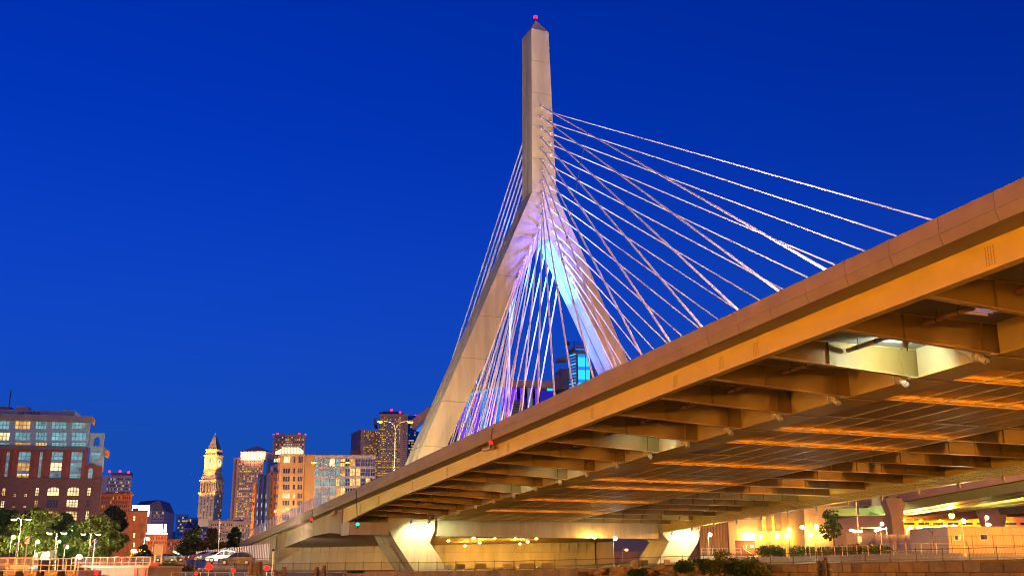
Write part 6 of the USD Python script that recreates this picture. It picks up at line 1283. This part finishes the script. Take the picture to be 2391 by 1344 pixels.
# cars
TYRE = mat('tyre', (.02, .02, .02), .8); RIM = GALV; CGL = glass('car_glass', (.015, .02, .025), .04)
def car(u, v, D, heading, paint, label, kind='suv', group='parked cars', lights=True):
    """heading: degrees by which the nose is turned from screen-left towards the viewer."""
    b = P(u, v, D); t = thing('parked_car', label, 'car', b, group); a = math.radians(heading); ex = -RGT * math.cos(a) - FWD * math.sin(a); ey = np.cross(UP, ex); o = b
    L, Wd = (4.7, 1.88) if kind == 'suv' else (4.5, 1.8); H = 1.72 if kind == 'suv' else 1.45; hl = L / 2
    low = [(-hl, .32), (-hl + .05, .98), (-hl + .25, 1.05), (.95, 1.03), (hl - .35, .90), (hl, .72), (hl + .02, .36), (hl - .2, .25), (-hl + .2, .25)]
    cabin = [(-hl + .2, 1.04), (-hl + .55, H - .06), (-.9, H), (.15, H - .04), (1.1, 1.03)] if kind == 'suv' else [(-hl + .55, 1.03), (-1.2, H - .03), (-.3, H), (.3, H - .05), (1.25, 1.0)]
    m = MB(); m.prism(low[::-1] if False else low[::-1], o, ex, UP, -ey, -Wd / 2, Wd / 2); body_ = m.build('body', paint, t)
    m = MB(); m.prism(cabin[::-1], o, ex, UP, -ey, -Wd / 2 + .14, Wd / 2 - .14); m.build('cabin', paint, t)
    for s in (-1, 1):
        y0 = s * (Wd / 2 - .135); q = [(x * .9 - .03, 1.07 + (z - 1.04) * .84) for x, z in cabin]; mid = -.25
        for k, clip in enumerate(((-9, mid - .04), (mid + .04, 9))):
            from shapely.geometry import Polygon, box as sb
            g = Polygon(q).intersection(sb(clip[0], 0, clip[1], 9)); m = MB(); m.prism(list(g.exterior.coords)[:-1][::-1] if not g.exterior.is_ccw else list(g.exterior.coords)[:-1], o + ey * y0, ex, UP, ey * s, -.02, .012); m.build('side_window', CGL, t)
    for x in (-hl + .85, hl - .9):
        for s in (-1, 1):
            c = o + ex * x + ey * s * (Wd / 2 - .1) + UP * .35; m = MB(); m.tube(c - ey * .11, c + ey * .11, .35, 18); w = m.build('wheel', TYRE, t); m = MB(); m.tube(c + ey * s * .1, c + ey * s * .125, .22, 12); m.build('rim', RIM, w)
    for s in (-1, 1):
        c = o + ex * (hl - .06) + ey * s * (Wd / 2 - .3) + UP * .72; MB().sphere(c, .13, 1, (1, 1, .7)).build('headlight', mat('headlight_glass', (.6, .6, .6), .2), t)
        c = o - ex * (hl - .03) + ey * s * (Wd / 2 - .2) + UP * .9; MB().sphere(c, .11, 1, (1, 1, 1.4)).build('tail_light', mat('tail_light_red', (.35, .01, .01), .25), t)
WHITEC = mat('white_car_paint', (.62, .60, .60), .3, var=.04, coat=.6); DARKC = mat('dark_car_paint', (.035, .03, .05), .3, var=.1, coat=.6); GREYC = mat('grey_car_paint', (.2, .2, .22), .3, coat=.6); MARC = mat('maroon_car_paint', (.12, .02, .03), .3, coat=.6)
car(518, 1312, 165, 12, WHITEC, 'white car before the long white hoarding'); car(551, 1318, 152, 6, DARKC, 'dark car in front of the white one, nearest the bridge'); car(476, 1309, 168, 20, MARC, 'maroon car half hidden left of the white one', 'sedan'); car(497, 1309.5, 167, 40, GREYC, 'grey car between the maroon and the white one', 'sedan')
for i, (u, D, p_) in enumerate(((325, 205, DARKC), (352, 205, GREYC), (385, 206, DARKC), (405, 208, MARC))): car(u, 1310.5, D, 8, p_, ['dark car in the far row left of the beige panel', 'grey car in the far row behind the beige panel', 'dark car in the far row right of the beige panel', 'maroon car at the right end of the far row'][i], 'sedan', 'cars in the far parking row')
F = Face(100, 160, 0); t = thing('white_tent', 'pale tarpaulin-covered stack under the trees at left', 'tent', F.pt(0, 3.4)); TP = mat('tarpaulin', (.26, .25, .22), .7, var=.1)
for (ua, ub, vt) in ((74, 90, 1285), (92, 118, 1283)): a0, z0 = F.az(ua, 1306); a1, z1 = F.az(ub, vt); g = F.pt; m = MB(); m.hexa([g(a0, z0, 0), g(a1, z0, 0), g(a1, z0, -3), g(a0, z0, -3), g(a0 + .2, z1 - .3, -.3), g(a1 - .2, z1 - .2, -.3), g(a1 - .2, z1, -2.6), g(a0 + .3, z1, -2.6)]); m.build('cover', TP, t)
# ---------------------------------------------------------------- near quay lamps (out of the frame to the left; they give the deck its orange light)
Q = thing('near_quay', 'concrete lock quay on the viewer side of the river, outside the frame', 'quay', (-47, 0, 0))
MB().box(-60, -47.0, -60, 112, -.4, 1.6).build('quay_deck', CONC, Q)
for y in (-24, 6, 34, 66, 98):
    street_lamp((-48.5, y, 1.6), 8.5, [(1.3, 0)], C_SOD, 15000 if y < 60 else 3000, 'sodium quay lamp outside the frame, at %s' % {-24: 'the viewer\'s back', 6: 'the middle of the quay', 34: 'the third post', 66: 'the fourth post', 98: 'the far end of the quay'}[y], 'quay lamps', .1)
MB().box(-46.9, 70, -60, -34.9, -.4, 1.6).build('quay_deck', CONC, Q)
for x in (-22, 8, 40):
    street_lamp((x, -46, 1.6), 8.0, [(0, 1.3)], C_SOD, 5500, 'added lamp on the near quay behind the viewer, %s' % {-22: 'left one', 8: 'middle one', 40: 'right one'}[x], 'added lamps behind the viewer', .1)  # unseen lamps added to light the surfaces that face the viewer
